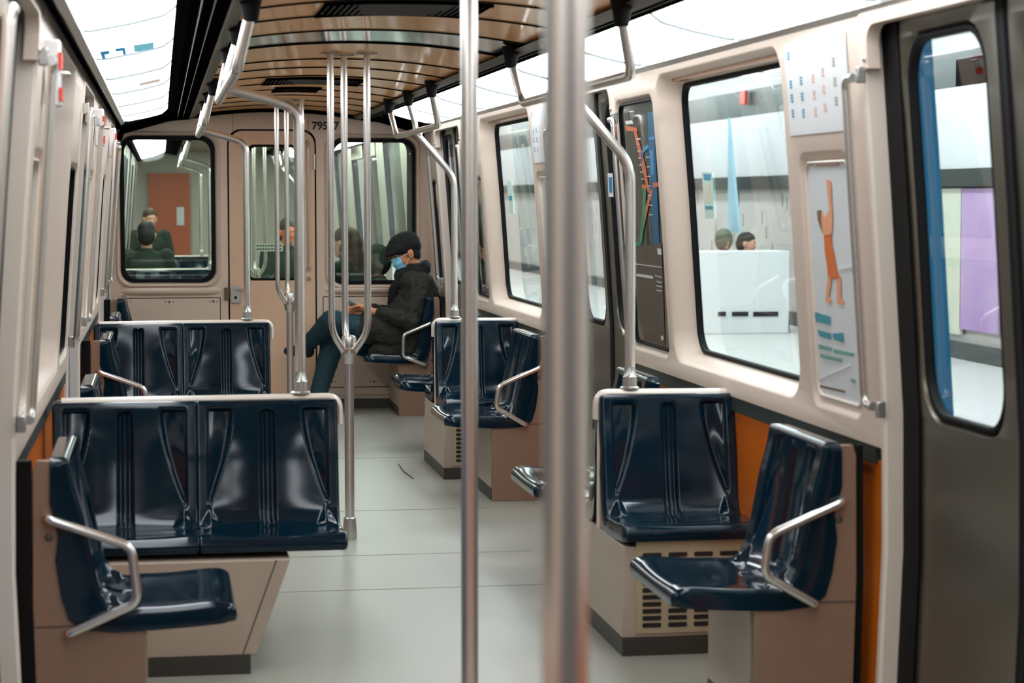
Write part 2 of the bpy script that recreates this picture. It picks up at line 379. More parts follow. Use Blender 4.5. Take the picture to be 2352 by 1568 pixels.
def doorway(side,y0,y1,gap):
    sn='right' if side>0 else 'left'
    for k,(a,c) in enumerate(((gap+.012,y1+.22),(y0-.22,gap-.012))):
        f=wmap(side,.055); b=MB(); far=(k==0)
        outer=subdiv(rrect(a,c,.02,2.03,.01,2),(.2,.55)+ROWS)
        wa,wc=(a+.10,a+.10+.575) if far else (c-.10-.575,c-.10)
        fr=rrect(wa,wc,.925,1.955,.12); bk=shrink(fr,.012)
        sheet(b,outer,[fr],f,(.2,.55)+ROWS); rim(b,outer,f,.035); reveal(b,fr,bk,f,.02)
        d=tag(b.build('door_%d'%nn('d'),STEELD,ang=40),kind='structure')
        g=MB(); gasket(g,bk,.014,f,.006,.03); g.build('window_seal',BLACK,d)
        g=MB(); sheet(g,bk,[],lambda u,v,q:f(u,v,.02),ROWS); g.build('glass',GLASS,d)
        g=MB(); e=a if far else c; rows=[[f(e+q,z,dd) for q,dd in (((-.012,.03),(-.014,-.006),(.012,-.008),(.02,.0)) if far else ((-.02,.0),(-.012,-.008),(.014,-.006),(.012,.03)))] for z in (.02,.55,.93,1.5,1.95,2.03)]
        g.grid(rows); g.build('rubber_edge',BLACK,d)
    # black strips stand in for the dark door pockets; header with bolts
    b=MB()
    for a,c in ((y0-.02,y0+.13),(y1-.13,y1+.02)):
        rows=[[wmap(side,.047)(u,z,0) for u in (a,c)] for z in (0,.55,.93,1.5,2.03)]; b.grid(rows)
    tag(b.build('trim_%d'%nn('t'),BLACK),kind='structure')
    b=MB(); hp_=[(y0-.01,1.87),(y0+.04,1.87)]+[(y0+.10-.06*math.cos(t),1.93+.055*math.sin(t)) for t in [i*PI/10 for i in range(6)]]+[(y1-.10+.06*math.sin(t),1.93+.055*math.cos(t)) for t in [i*PI/10 for i in range(6)]]+[(y1-.04,1.87),(y1+.01,1.87),(y1+.01,2.04),(y0-.01,2.04)]
    b.prism(hp_,wmap(side),-.006,.03); o=b.build('trim_%d'%nn('t'),BEIGE); tag(o,kind='structure')
    for y in (y0+.018,y1-.018): q=wmap(side)(y,1.895,-.008); b=MB(); b.ell(q,(.005,.009,.009)); b.build('bolt',ALU,o)
    b=MB(); b.box(*sorted((XC+side*1.11,XC+side*1.26)),y0-.05,y1+.05,-.02,.018); tag(b.build('trim_%d'%nn('t'),ALU),kind='structure')
for side in (1,-1):
    wall_bay(side,.9,4.12,(1.8,3.3),None,None)
    doorway(side,4.12,5.60,4.765)
    wall_bay(side,5.60,8.87,(6.39,8.08),(5.80,6.28),(8.14,8.83),nar_top=1.93 if side>0 else 1.66)
    doorway(side,8.87,10.12,9.46)
    wall_bay(side,10.12,13.5,(10.95,12.72),(10.41,10.88),(12.79,13.35))
    doorway(side,13.5,14.78,14.14)
    wall_bay(side,14.78,EY+.02,None,None,(14.92,15.25))
# outer skins keep outside light from leaking between panels and leaves
for side,sn in ((1,'right'),(-1,'left')):
    b=MB(); b.box(*sorted((XC+side*1.18,XC+side*1.30)),-.6,EY,2.0,2.26); b.box(*sorted((XC+side*1.24,XC+side*1.28)),-.6,EY,-.05,.86)
    tag(b.build('wall_%s'%sn,mat('car_body_blue',(30,84,130),.3,var=.05)),kind='structure')
SKINB=mat('car_body_blue_paint',(40,120,165),.3,var=.05)
for side in (1,-1):
    for y0,y1,hs in ((.9,3.9,[(1.7,3.2)]),(5.60,8.75,[(5.86,8.6)]),(10.78,13.4,[(10.88,13.25)])):
        f=wmap(side,.125); b=MB(); hl=[rrect(a,c,.87,2.0,.1) for a,c in hs]; o_=subdiv(rectp(y0,y1,.0,2.1),(.55,)+ROWS)
        sheet(b,o_,hl,f,(.55,)+ROWS); rim(b,o_,f,.07)
        for h in hl: rim(b,h,f,.03)
        tag(b.build('wall_%s'%('right' if side>0 else 'left'),SKINB),kind='structure')
# ------------------------------------------------------------------ end wall
def E(px,py): p=atY(px,py,EY); return (p.x,p.z)
def emap(u,v,d): return Vector((u,EY+d,v))
x0,z1=E(275,312); x1,z0=E(495,648); WNL=rrect(x0,x1,z0,z1,.095)
x2,z3=E(757,318); x3,z2=E(955,651); WNR=rrect(x2,x3,z2,z3,.095)
dx0,dz1=E(525,300); dx1,_=E(722,300)
b=MB(); hx=[XC-1.17+i*2.34/24 for i in range(25)]
def topz(x):
    t=abs(x-XC); return czf(x)+.03 if t<.6 else 2.14
outer=[(XC-1.17,.0),(dx0-.012,.0),(dx0-.012,dz1-.12)]+[(dx0-.012+.10*(1-math.cos(a)),dz1-.10+.10*math.sin(a)+.012) for a in [i*PI/12 for i in range(1,7)]]
outer+=[(dx1+.012-.10*(1-math.cos(a)),dz1-.10+.10*math.sin(a)+.012) for a in [i*PI/12 for i in range(6,0,-1)]]+[(dx1+.012,dz1-.12),(dx1+.012,0),(XC+1.17,0)]
outer+=[(x,topz(x)) for x in reversed(hx)]
grow=lambda p,w: shrink(p,-w)
WL=grow(WNL,.035); WR=grow(WNR,.035)
sheet(b,outer,[WL,WR],emap)
for W,w in ((WL,WNL),(WR,WNR)):
    ls=[]
    for t,d in ((0,0),(.12,-.016),(.35,-.022),(.65,-.012),(.9,.012),(1,.03)): ls.append([emap(u,v,d) for u,v in lerp2(W,w,t)])
    loft(b,ls)
rim(b,outer,emap,.02)
tag(b.build('wall_end',BEIGE2,ang=35),kind='structure')
for nm,w in (('l',WNL),('r',WNR)):
    g=MB(); gasket(g,w,.027,emap,.0,.03); wi=tag(g.build('window_%d'%nn('w'),BLACK),kind='structure')
    g=MB(); g.prism(w,emap,.020,.024); g.build('glass',GLASSG,wi)
# bolster tube under the windows
b=MB()
for (a,c) in (((E(285,667)[0]),E(500,667)[0]),(E(752,667)[0],E(990,667)[0])):
    z=E(400,668)[1]; b.tube([(a-.02,EY+.035,z),(a+.03,EY+.018,z),(a+.08,EY+.012,z),(c-.08,EY+.012,z),(c-.03,EY+.018,z),(c+.02,EY+.035,z)],.034,20)
tag(b.build('trim_%d'%nn('t'),BEIGE2,ang=60),kind='structure')
# shadow gap, door
b=MB()
for q in ((dx0-.03,dx0+.03,0,dz1+.05),(dx1-.03,dx1+.03,0,dz1+.05),(dx0,dx1,dz1-.03,dz1+.05),(dx0,dx1,0,.1)): b.box(q[0],q[1],EY+.012,EY+.016,q[2],q[3])
tag(b.build('trim_%d'%nn('t'),BLACK),kind='structure')
dd=[(dx0,.03),(dx1,.03),(dx1,dz1-.1)]+[(dx1-.1*(1-math.cos(a)),dz1-.1+.1*math.sin(a)) for a in [i*PI/12 for i in range(1,7)]]+[(dx0+.1*(1-math.cos(a)),dz1-.1+.1*math.sin(a)) for a in [i*PI/12 for i in range(6,0,-1)]]+[(dx0,dz1-.1)]
a,bz=E(567,331); c,dz=E(687,644); dw=rrect(a,c,dz,bz,[.03,.05,.05,.03])
# end door built as panel around its window
b=MB(); sheet(b,dd,[dw],emap); rim(b,dd,emap,.01); reveal(b,dw,shrink(dw,.006),emap,.012)
door=tag(b.build('door_%d'%nn('d'),PEACH,ang=35),kind='structure')
g=MB(); gasket(g,shrink(dw,.004),.016,emap,.0,.014); g.build('window_seal',BLACK,door)
g=MB(); g.prism(shrink(dw,.01),emap,.006,.010); g.build('glass',GLASSG,door)
g=MB(); a,z=E(587,577); c,z2_=E(650,559); g.prism([(a,z),(c,z),(c,z2_),(a,z2_)],emap,.003,.005); st=g.build('door_notice',mat('pale_green_notice',(190,205,180),.5),door)
g=MB()
for r in range(2):
    for i in range(9):
        u=a+.008+i*(c-a-.012)/9; v=z2_-.014-r*.024; g.prism([(u,v-.008),(u+.014,v-.008),(u+.014,v+.004),(u,v+.004)],emap,.0015,.003)
g.build('lettering',mat('green_ink',(52,84,62),.5),st)
# lock, hinge, pull cable
g=MB(); a,z1_=E(529,656); c,z0_=E(552,695); g.prism(rrect(a,c,z0_,z1_,.006,2),emap,-.018,0); lk=g.build('lock_plate',ALU,door,bevel=.002)
g=MB(); kx,kz=E(541,683); g.lathe([(.011,-.021),(.011,-.017)],(kx,EY,kz),16,'y'); g.build('keyhole',BLACK,lk)
g=MB(); hx_,hz=E(541,664); g.lathe([(.016,-.04),(.016,-.018)],(hx_,EY,hz),16,'y'); g.tube([(hx_,EY-.035,hz),(hx_+.05,EY-.04,hz-.004),(hx_+.075,EY-.035,hz-.006)],.007,10); g.build('door_handle',ALU,lk)
g=MB(); a,z1_=E(515,660); c,z0_=E(527,688); g.prism(rrect(a,c,z0_,z1_,.003,2),emap,-.022,0); g.build('strike_plate',mat('bronze_strike',(110,92,74),.35,.7),door,bevel=.002)
g=MB(); hx_,hz=E(722,371); g.tube([(hx_,EY-.008,hz-.05),(hx_,EY-.008,hz+.05)],.008,10); g.tube([(hx_,EY-.008,hz-.055),(hx_,EY-.008,hz-.05)],.011,10); g.build('hinge',ALU,door)
g=MB(); cx,cz=E(707,340); _,cz2=E(707,612); _,cz3=E(706,640)
g.tube([(cx,EY-.012,cz),(cx,EY-.012,cz2)],.005,8); g.tube([(cx-.012,EY-.01,cz+.055),(cx+.006,EY-.02,cz+.03),(cx,EY-.014,cz)],.008,8)
g.lathe([(.004,0),(.011,.006),(.011,.03),(.004,.036)],(cx,EY-.012,cz2-.03),12); g.lathe([(.004,0),(.012,.006),(.012,.022),(.004,.028)],(cx,EY-.012,cz3-.01),12); g.build('pull_cable',ALU,door)
# car number
def text_mesh(s,size,loc,rot,m,name,parent=None,ext=.0008,weight=0):
    cu=bpy.data.curves.new(name,'FONT'); cu.body=s; cu.size=size; cu.extrude=ext; cu.offset=weight; cu.resolution_u=4
    ob=bpy.data.objects.new(name,cu); COL.objects.link(ob); bpy.context.view_layer.update()
    me=bpy.data.meshes.new_from_object(ob.evaluated_get(bpy.context.evaluated_depsgraph_get())); me.materials.clear(); me.materials.append(m)
    bpy.data.objects.remove(ob); o=bpy.data.objects.new(name,me); COL.objects.link(o); o.location=loc; o.rotation_euler=rot
    if parent: o.parent=parent
    return o
nx,nz=E(716,297)
t_=text_mesh('79577',.078,(nx,EY-.002,nz),(PI/2,0,0),TEXTK,'car_number',weight=.0026)
tag(t_,'black car number lettering on the end wall above the right window','lettering')
# seams and service panels on the end wall
def eline(mb,pts,w=.004):
    P=[E(*p) for p in pts]
    for (a,c),(a2,c2) in zip(P,P[1:]):
        d=Vector((a2-a,c2-c)); L_=d.length; d/=L_; q=Vector((-d.y,d.x))*w/2
        mb.prism([(a-q.x,c-q.y),(a2-q.x,c2-q.y),(a2+q.x,c2+q.y),(a+q.x,c+q.y)],emap,-.0012,.002)
b=MB(); eline(b,[(535,262),(535,303)],.003); eline(b,[(708,262),(708,304)],.003); tag(b.build('trim_%d'%nn('t'),GREYT),kind='structure')
def service(px0,py0,px1,py1,lab,screws):
    a,z1_=E(px0,py0); c,z0_=E(px1,py1); g=MB(); g.prism(rrect(a-.006,c+.006,z0_-.006,z1_+.006,.01,2),emap,-.001,.002)
    r=g.build('service_panel',BLACK); tag(r,lab,'panel'); g=MB(); g.prism(rrect(a,c,z0_,z1_,.008,2),emap,-.004,0); g.build('cover',BEIGE2,r)
    for sx,sy in screws:
        u,v=E(sx,sy); g=MB(); g.lathe([(.009,-.006),(.009,-.004)],(u,EY,v),12,'y')
        for k in (-1,1): g.lathe([(.005,-.0055),(.005,-.004)],(u+k*.027,EY,v),8,'y')
        g.build('screw',GREYT,r)
service(281,686,507,900,'beige screwed cover panel under the left end window',[(291,693),(389,693),(490,692)])
service(743,682,925,886,'beige screwed cover panel under the right end window, behind the seated person',[(762,876),(859,876)])
b=MB(); b.box(dx1+.05,XC+1.13,EY-.012,EY,.10,.125); b.box(XC-1.13,dx0-.05,EY-.012,EY,.10,.125); tag(b.build('trim_%d'%nn('t'),BEIGE2),kind='structure')
b=MB(); b.box(dx1+.05,XC+1.13,EY-.02,EY-.005,.0,.07); b.box(XC-1.13,dx0-.05,EY-.02,EY-.005,.0,.07); tag(b.build('baseboard_end',PLINTH),kind='structure')
b=MB(); b.tube([(x,EY-.02,czf(x)-.004) for x in [XC-.6+i*.1 for i in range(13)]],.022,8,sy=.6)
b.tube([(XC-.6,EY-.02,2.10),(XC-.75,EY-.02,2.085),(XC-1.07,EY-.02,1.995),(XC-1.1,EY-.02,1.93)],.022,8); b.tube([(XC+.6,EY-.02,2.10),(XC+.75,EY-.02,2.085),(XC+1.07,EY-.02,1.995),(XC+1.1,EY-.02,1.93)],.022,8)
tag(b.build('trim_%d'%nn('t'),DARKT),kind='structure')
# ceiling vents
def vent(xa,xb,ya,yb,label):
    r=empty('ceiling_vent',((xa+xb)/2,(ya+yb)/2,czf((xa+xb)/2)-.001)); tag(r,label,'vent')
    cx,cy=(xa+xb)/2,(ya+yb)/2; z0=czf(cx)
    L=lambda x:(x-cx); g=MB(); n=10; cut=.04
    poly=[(xa,ya+cut*.0),(xb,ya),(xb-.03,yb),(xa+.03,yb)]
    g.add([(L(x),y-cy,czf(x)-z0-.003) for x,y in poly]+[(L(x),y-cy,czf(x)-z0+.012) for x,y in poly],[(0,1,2,3),(7,6,5,4),(0,4,5,1),(1,5,6,2),(2,6,7,3),(3,7,4,0)]); g.build('backing',SLOT,r)
    g=MB(); k=int((xb-xa)/.022)
    for i in range(k+1):
        x=xa+.01+(xb-xa-.02)*i/k; g.box(L(x)-.004,L(x)+.004,ya-cy+.01,yb-cy-.01,czf(x)-z0-.010,czf(x)-z0-.002)
    g.build('slats',DARKT,r)
    g=MB()
    for y in (ya,yb): g=MB(); g.tube([(L(xa+(xb-xa)*i/8),y-cy,czf(xa+(xb-xa)*i/8)-z0-.006) for i in range(9)],.006,6); g.build('frame',DARKT,r)
vent(XC-.29,XC+.26,6.9,7.36,'wide dark louvred ceiling vent nearest the camera, at the top of the frame')
vent(XC-.26,XC+.27,11.35,11.85,'dark louvred ceiling vent between the two triple poles, the wider far one')
vent(XC-.16,XC+.11,12.35,12.75,'smaller dark ceiling vent, farthest toward the end wall')
# ================================================================== SEATS
def backpt(p,s):
    T_=[(0,0,.835),(.12,.002,.715),(.20,-.018,.635),(.27,-.010,.565),(.36,-.022,.47),(.42,-.040,.405),(.46,-.075,.376),(.52,-.15,.368),(.60,-.24,.370),(.70,-.34,.376),(.80,-.43,.384),(1.0,-.44,.385)]
    for (a,ya,za),(b_,yb,zb) in zip(T_,T_[1:]):
        if s<=b_: t=(s-a)/(b_-a); return (ya+(yb-ya)*t,za+(zb-za)*t)
    return T_[-1][1:]
def make_shell(W,name,rr0=.012):
    raw=[(-.028,.838),(-.040,.836),(-.047,.825),(-.055,.74),(-.068,.64),(-.084,.55),(-.096,.49),(-.106,.462),(-.125,.440),(-.155,.428),(-.20,.424),(-.28,.425),(-.36,.432),(-.405,.434),(-.428,.430),(-.440,.418),(-.443,.402),(-.440,.386)]
    P=[Vector(p) for p in raw]; seg=[]; 
    def cr(p0,p1,p2,p3,t):
        return .5*((2*p1)+(-p0+p2)*t+(2*p0-5*p1+4*p2-p3)*t*t+(-p0+3*p1-3*p2+p3)*t**3)
    dense=[]
    for i in range(len(P)-1):
        a=P[max(0,i-1)]; d=P[min(len(P)-1,i+2)]
        for k in range(12): dense.append(cr(a,P[i],P[i+1],d,k/12))
    dense.append(P[-1]); cum=[0]
    for a,c in zip(dense,dense[1:]): cum.append(cum[-1]+(c-a).length)
    Ltot=cum[-1]; N=110; pts=[];j=0
    for i in range(N+1):
        s=Ltot*i/N
        while j<len(cum)-2 and cum[j+1]<s: j+=1
        t=(s-cum[j])/max(1e-9,cum[j+1]-cum[j]); pts.append(dense[j].lerp(dense[j+1],min(1,t)))
    M=120; rows=[]; Ls=[];Rs=[]
    sm=lambda a,b_,x: (lambda t:t*t*(3-2*t))(max(0,min(1,(x-a)/(b_-a))))
    edge=[]
    for i,p in enumerate(pts):
        s=Ltot*i/N; a=pts[max(0,i-1)]; c=pts[min(N,i+1)]; t=(c-a).normalized(); n=Vector((t.y,-t.x))
        r=(.028 if rr0>.01 else .008); sc=W/2-(r-math.sqrt(max(0,r*r-(r-s)**2)) if s<r else 0); e2=Ltot-s
        if e2<.012: sc-=.006*(1-e2/.012)
        row=[]
        for k in range(M+1):
            q=-1+2*k/M; u=q*sc; au=abs(u); d=0
            back=sm(.0,.04,s)*(1-sm(.415,.45,s))
            # dished back and pan
            d+=.016*min(1,(au/.2)**2)*(sm(.02,.2,s)*(1-sm(.40,.46,s))); d+=.006*min(1,(au/.2)**2)*sm(.46,.52,s)*(1-sm(.70,.76,s))
            # tapering flutes at the shoulders
            zt=.812; zb=.485; tt=(zt-p.y)/(zt-zb); wi=.116+.084*max(0,min(1,tt))**1.7
            if s<.42:
                fl_=sm(-.004,.013,au-wi)*sm(0,.009,.206-au)*sm(-.0,.02,tt)*(1-sm(.93,1.0,tt)); d-=.021*fl_*(1-.45*sm(wi,.203,au))
            # centre slot
            sl=sm(0,.009,.027-au)*sm(.045,.052+.012*(au/.024)**2,s)*(1-sm(.47,.50,s)); rib=.004*sm(0,.003,.0045-abs(au-.008)) 
            d-=(.016-rib)*sl
            # raised corner gussets at the bend
            hg=(s-.375)/.075
            if 0<hg<1.35: wd=.034*min(1,hg)+.001; d+=.020*min(1,hg)*max(0,1-abs(au-.192)/wd)*(1-sm(1.0,1.35,hg))
            # rounded edge
            ed=sc-au; rr=rr0
            if ed<rr: d-=rr-math.sqrt(max(0,rr*rr-(rr-ed)**2))
            pp=p+n*d; row.append(Vector((u,pp.x,pp.y)))
        rows.append(row)
            # flank silhouette behind and under the shell
        q_=backpt(p,s); Ls.append(Vector((-sc,q_[0],q_[1]))); Rs.append(Vector((sc,q_[0],q_[1])))
    mb=MB(); mb.grid(rows)
    mb.grid([[rows[i][0],Ls[i]] for i in range(N+1)]); mb.grid([[rows[i][-1],Rs[i]] for i in range(N+1)])
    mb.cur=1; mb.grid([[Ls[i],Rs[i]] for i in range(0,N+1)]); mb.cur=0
    mb.grid([rows[-1],[Ls[-1].lerp(Rs[-1],k/M) for k in range(M+1)]])
    mb.grid([rows[0],[Ls[0].lerp(Rs[0],k/M) for k in range(M+1)]])
    return mb.build(name,[NAVY,NAVYB],ang=50)
seatA=make_shell(.4755,'metro_seat',.005); seatB=make_shell(.555,'metro_seat'); used={}
def seat(src,x,y,rz,label,group='moulded blue metro seats',dz=0,sx=1,sy=1):
    if src.name not in used: used[src.name]=1; o=src
    else: o=src.copy(); COL.objects.link(o)
    o.location=(x,y,dz); o.rotation_euler=(0,0,rz); o.scale=(sx,1.1 if src is seatB else 1,1); tag(o,label,'seat',group); return o
D=[2.75,7.3,11.83]
BAYN={1:'front row',2:'second row'}
def partition(side,y,label,sx0,sx1,zt=.848):
    """screen that carries the seats; sx0/sx1 in world x, wall side first"""
    r=empty('seat_partition',(0,y,0)); tag(r,label,'partition')
    xa,xb=sx0,sx1; s=1 if xb>xa else -1
    b=MB(); R=.035; P=[(xa,.36),(xb,.36),(xb,zt-.02-R)]+[(xb-s*R*(1-math.cos(a)),zt-.02-R+R*math.sin(a)) for a in [i*PI/10 for i in range(1,6)]]+[(xa,zt-.02)]
    b.prism(P,lambda u,v,d:Vector((u,d,v)),-.026,.026); b.build('panel',BEIGE,r)
    b=MB(); path=fillet([(xa,0,zt-.012),(xb+s*.006,0,zt-.008),(xb+s*.006,0,zt-.10)],.045,8); b.tube(path,.022,12,sx=.62,sy=1.35); b.build('top_rail',FRAME,r)
    return r
def pedestal(name,y0,y1,xin_bot,xin_top,xw,label,grille=False,side=1,group=None):
    r=empty(name,((xin_bot+xw)/2,y0,0)); tag(r,label,'seat base',group); cx=(xin_bot+xw)/2
    b=MB(); z0,z1=.06,.366; n=sorted
    poly=[(xin_bot+(xin_top-xin_bot)*.15-cx,z0),(xin_top-cx,z1),(xw-cx,z1),(xw-cx,z0)]
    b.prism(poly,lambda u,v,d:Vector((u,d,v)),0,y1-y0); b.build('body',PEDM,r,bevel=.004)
    b=MB(); b.box(*n((xin_bot-cx,xw-cx)),-.004,y1-y0+.004,0,.062); b.build('plinth',PLINTH,r)
    if grille:
        b=MB(); a=min(xin_bot,xw)-cx+.045; b.prism(rrect(a,a+.37,.075,.39,.004,2),lambda u,v,d:Vector((u,d,v)),-.006,0); g=b.build('vent_grille',mat('grille_paint',(176,162,132),.4),r)
        b=MB()
        for i in range(4):
            for j in range(11):
                u=a+.022+i*.088; v=.095+j*.0235; b.prism(rrect(u,u+.064,v,v+.015,.004,2),lambda u,v,d:Vector((u,d,v)),-.008,-.003)
        b.build('slots',SLOT,g)
    else:
        b=MB(); sg=1 if xin_top<xw else -1
        u0=xin_bot+(xin_top-xin_bot)*.15-cx+sg*.045; u1=xin_top-cx+sg*.045
        b.prism([(u0-.002,z0),(u1-.002,z1),(u1+.002,z1),(u0+.002,z0)],lambda u,v,d:Vector((u,d,v)),-.002,.001); b.build('seam',GREYT,r)
    return r
def armrest(pts,y,label,side):
    r=empty('armrest',(pts[0][0],y,0)); tag(r,label,'armrest','tubular armrests beside the single seats'); ox=pts[0][0]
    b=MB(); p=[(pts[0][0]-ox,.03,pts[0][1])]+[(x-ox,-.02,z) for x,z in pts]+[(pts[-1][0]-ox,.03,pts[-1][1])]
    b.tube(fillet(p,[.02]+[.03]*(len(pts)-2)+[.02],6),.0125,14); b.build('tube',STEEL,r,ang=60)
    b=MB()
    for x,z in (pts[0],pts[-1]): b=MB(); b.lathe([(.024,.022),(.024,.03),(.016,.014)],(x-ox,0,z),14,'y'); b.build('mounting_flange',GREYT,r)
    b=MB(); b.lathe([(.016,.022),(.012,.010),(.006,.006)],(pts[0][0]-ox-side*.005,0,pts[0][1]-.055),12,'y'); b.build('bolt',GREYT,r)
def side_plate(side,y,label):
    P=[(.84,0),(1.125,0),(1.135,.45),(1.13,.80),(1.12,.83),(1.085,.83),(1.07,.66),(1.05,.50),(.975,.375),(.84,.37)]
    b=MB(); b.prism(P,lambda u,v,d:Vector((side*u,d,v)),0,.025); r=b.build('side_plate',PLATESH,bevel=.003); r.location=(XL,y,0)
    tag(r,label,'panel')
    e_=0 if side>0 else .03; b=MB(); b.prism([(1.127,0),(1.143+e_,0),(1.152+e_,.45),(1.146+e_,.83),(1.132,.83),(1.136,.45)],lambda u,v,d:Vector((side*u,d,v)),-.006,.03); b.build('rubber_edge',BLACK,r)
    b=MB(); b.prism([(.98,.385),(1.13,.385),(1.13,.389),(.98,.389)],lambda u,v,d:Vector((side*u,d,v)),-.002,.001); b.build('seam',GREYT,r)
    return r
SN={1:'right',-1:'left'}
for bi,(D0,sn0,sf0) in enumerate(((7.3,5.985,8.2),(11.83,10.79,12.8))):
    row=('front row','second row')[bi]
    for side in (1,-1):
        s_=SN[side]; xw=XC+side*1.14
        # side seats against the wall, facing the aisle.  local -y -> -side*x
        rz=-PI/2 if side<0 else PI/2
        rz={1:-PI/2,-1:PI/2}[side]
        seat(seatB,XL+side*1.085,sn0,rz,'glossy blue single seat against the %s wall in the %s, beside its tubular armrest'%(s_,row))
        seat(seatB,XL+side*1.085,sf0,rz,'glossy blue single seat against the %s wall, just beyond the %s partition'%(s_,row))
        side_plate(side,sn0-.27,'shade-toned end plate of the %s single seat in the %s, carrying the armrest'%(s_,row))
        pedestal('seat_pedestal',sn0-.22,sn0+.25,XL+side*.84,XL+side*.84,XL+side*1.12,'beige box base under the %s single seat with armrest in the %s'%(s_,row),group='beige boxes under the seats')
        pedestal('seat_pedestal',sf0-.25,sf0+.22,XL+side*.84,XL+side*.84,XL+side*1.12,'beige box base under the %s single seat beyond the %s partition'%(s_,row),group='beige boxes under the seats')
        if side>0:
            partition(1,D0,'cream framed seat partition on the right in the %s'%row,XC+1.15,1.508)
            seat(seatA,1.742,D0-.026,0,'glossy blue seat right of the aisle in the %s, facing the camera'%row)
            seat(seatA,1.742,D0+.026,PI,'blue seat on the right in the %s, facing away behind the partition'%row)
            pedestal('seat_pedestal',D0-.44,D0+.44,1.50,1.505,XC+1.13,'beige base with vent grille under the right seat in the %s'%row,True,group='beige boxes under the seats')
            armrest([(XC+1.06,.675),(XC+.845,.585),(XC+.83,.475),(XC+.985,.385)],sn0-.28,'chrome armrest of the right single seat in the %s'%row,1)
        else:
            partition(-1,D0,'cream framed seat partition on the left in the %s'%row,XC-1.15,.592)
            seat(seatA,.349,D0-.026,0,'blue aisle-side seat of the left pair in the %s, facing the camera'%row)
            seat(seatA,-.125,D0-.026,0,'blue wall-side seat of the left pair in the %s, facing the camera'%row)
            seat(seatA,.349,D0+.026,PI,'blue aisle seat on the left in the %s, facing away behind the partition'%row)
            seat(seatA,-.125,D0+.026,PI,'blue wall-side seat on the left in the %s, facing away behind the partition'%row)
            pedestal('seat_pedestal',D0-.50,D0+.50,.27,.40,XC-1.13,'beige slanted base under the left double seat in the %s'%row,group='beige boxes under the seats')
            armrest([(XC-1.12,.68),(XC-.90,.60),(XC-.885,.45),(XC-1.07,.37)],sn0-.28,'chrome armrest of the left single seat in the %s'%row,-1)
# seats at the end wall
seat(seatB,XL+1.085,15.03,-PI/2,'blue single seat in the right end corner, under the person in the black cap')
seat(seatB,XL-1.085,15.03,PI/2,'blue single seat in the left end corner beside the end wall')
side_plate(1,14.78,'shade-toned end plate of the seat in the right end corner'); side_plate(-1,14.78,'shade-toned end plate of the seat in the left end corner')
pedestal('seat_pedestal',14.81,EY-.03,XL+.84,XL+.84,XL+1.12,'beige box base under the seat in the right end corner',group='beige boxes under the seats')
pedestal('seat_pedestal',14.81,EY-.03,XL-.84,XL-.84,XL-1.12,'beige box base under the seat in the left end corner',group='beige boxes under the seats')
armrest([(XC+1.035,.65),(XC+.845,.575),(XC+.84,.42),(XC+1.0,.36)],14.75,'chrome armrest beside the person in the black cap',1)
armrest([(XC-1.035,.65),(XC-.845,.575),(XC-.84,.42),(XC-1.0,.36)],14.75,'chrome armrest in the left end corner',-1)
# ================================================================== RAILS AND POLES
def cup(mb,x,y,z0,z1,r0,r1):
    mb.lathe([(r0*.8,z0),(r0,z0+.004),(r0+(r1-r0)*.5,z0+(z1-z0)*.55),(r1,z1-.01),(r1,z1)],(x,y,0),18)
def handrail(side,y,label,post_x):
    r=empty('ceiling_handrail',(0,y,0)); tag(r,label,'handrail','chrome handrails hung from the ceiling edge')
    xb=XC+side*.59; xm=XC+side*.555; zb=1.89; zt=2.04
    b=MB(); pts=fillet([(xm,-1.02,zt),(xb,-.98,zb),(xb,.98,zb),(xm,1.02,zt)],.045,8); b.tube(pts,.0165,16); b.build('rail',STEEL,r,ang=60)
    b=MB(); b.tube(fillet([(xm,0,zt),(xb-side*.003,0,zb+.04),(xb,0,zb)],.03,4),.0165,16); b.build('centre_hanger',STEEL,r,ang=60)
    for yy in (-1.02,0,1.02):
        b=MB(); cup(b,xm-side*.005,yy,2.03,2.115,.022,.036); b.build('rubber_mount',BLACK,r)
    b=MB()
    if side>0: path=fillet([(xb,0,zb-.01),(post_x-side*.002,0,1.64),(post_x,0,1.5),(post_x,0,.86)],[.07,.03],8)
    else: path=fillet([(xb,0,zb),(post_x-.10,0,zb-.035),(post_x,0,zb-.07),(post_x,0,zb-.20),(post_x,0,.86)],[.05,.13,.1],10)
    b.tube(path,.0185,18); b.build('post',STEEL,r,ang=60)
    b=MB(); b.lathe([(.0,.852),(.034,.852),(.034,.858),(.026,.862),(.025,.895),(.021,.90),(.019,.93)],(post_x,0,0),18); b.build('post_socket',ALU,r)
    b=MB(); b.tube([(xb-.0,0,zb),(xb+(.03),0,zb-(.02 if side>0 else .003))],.022,14); b.build('joint_sleeve',STEEL,r)
for D0,row in ((7.3,'front row'),(11.83,'second row')):
    handrail(1,D0,'chrome ceiling handrail with bent post on the right partition in the %s'%row,1.62)
    handrail(-1,D0,'chrome ceiling handrail with curved post on the left partition in the %s'%row,.467)
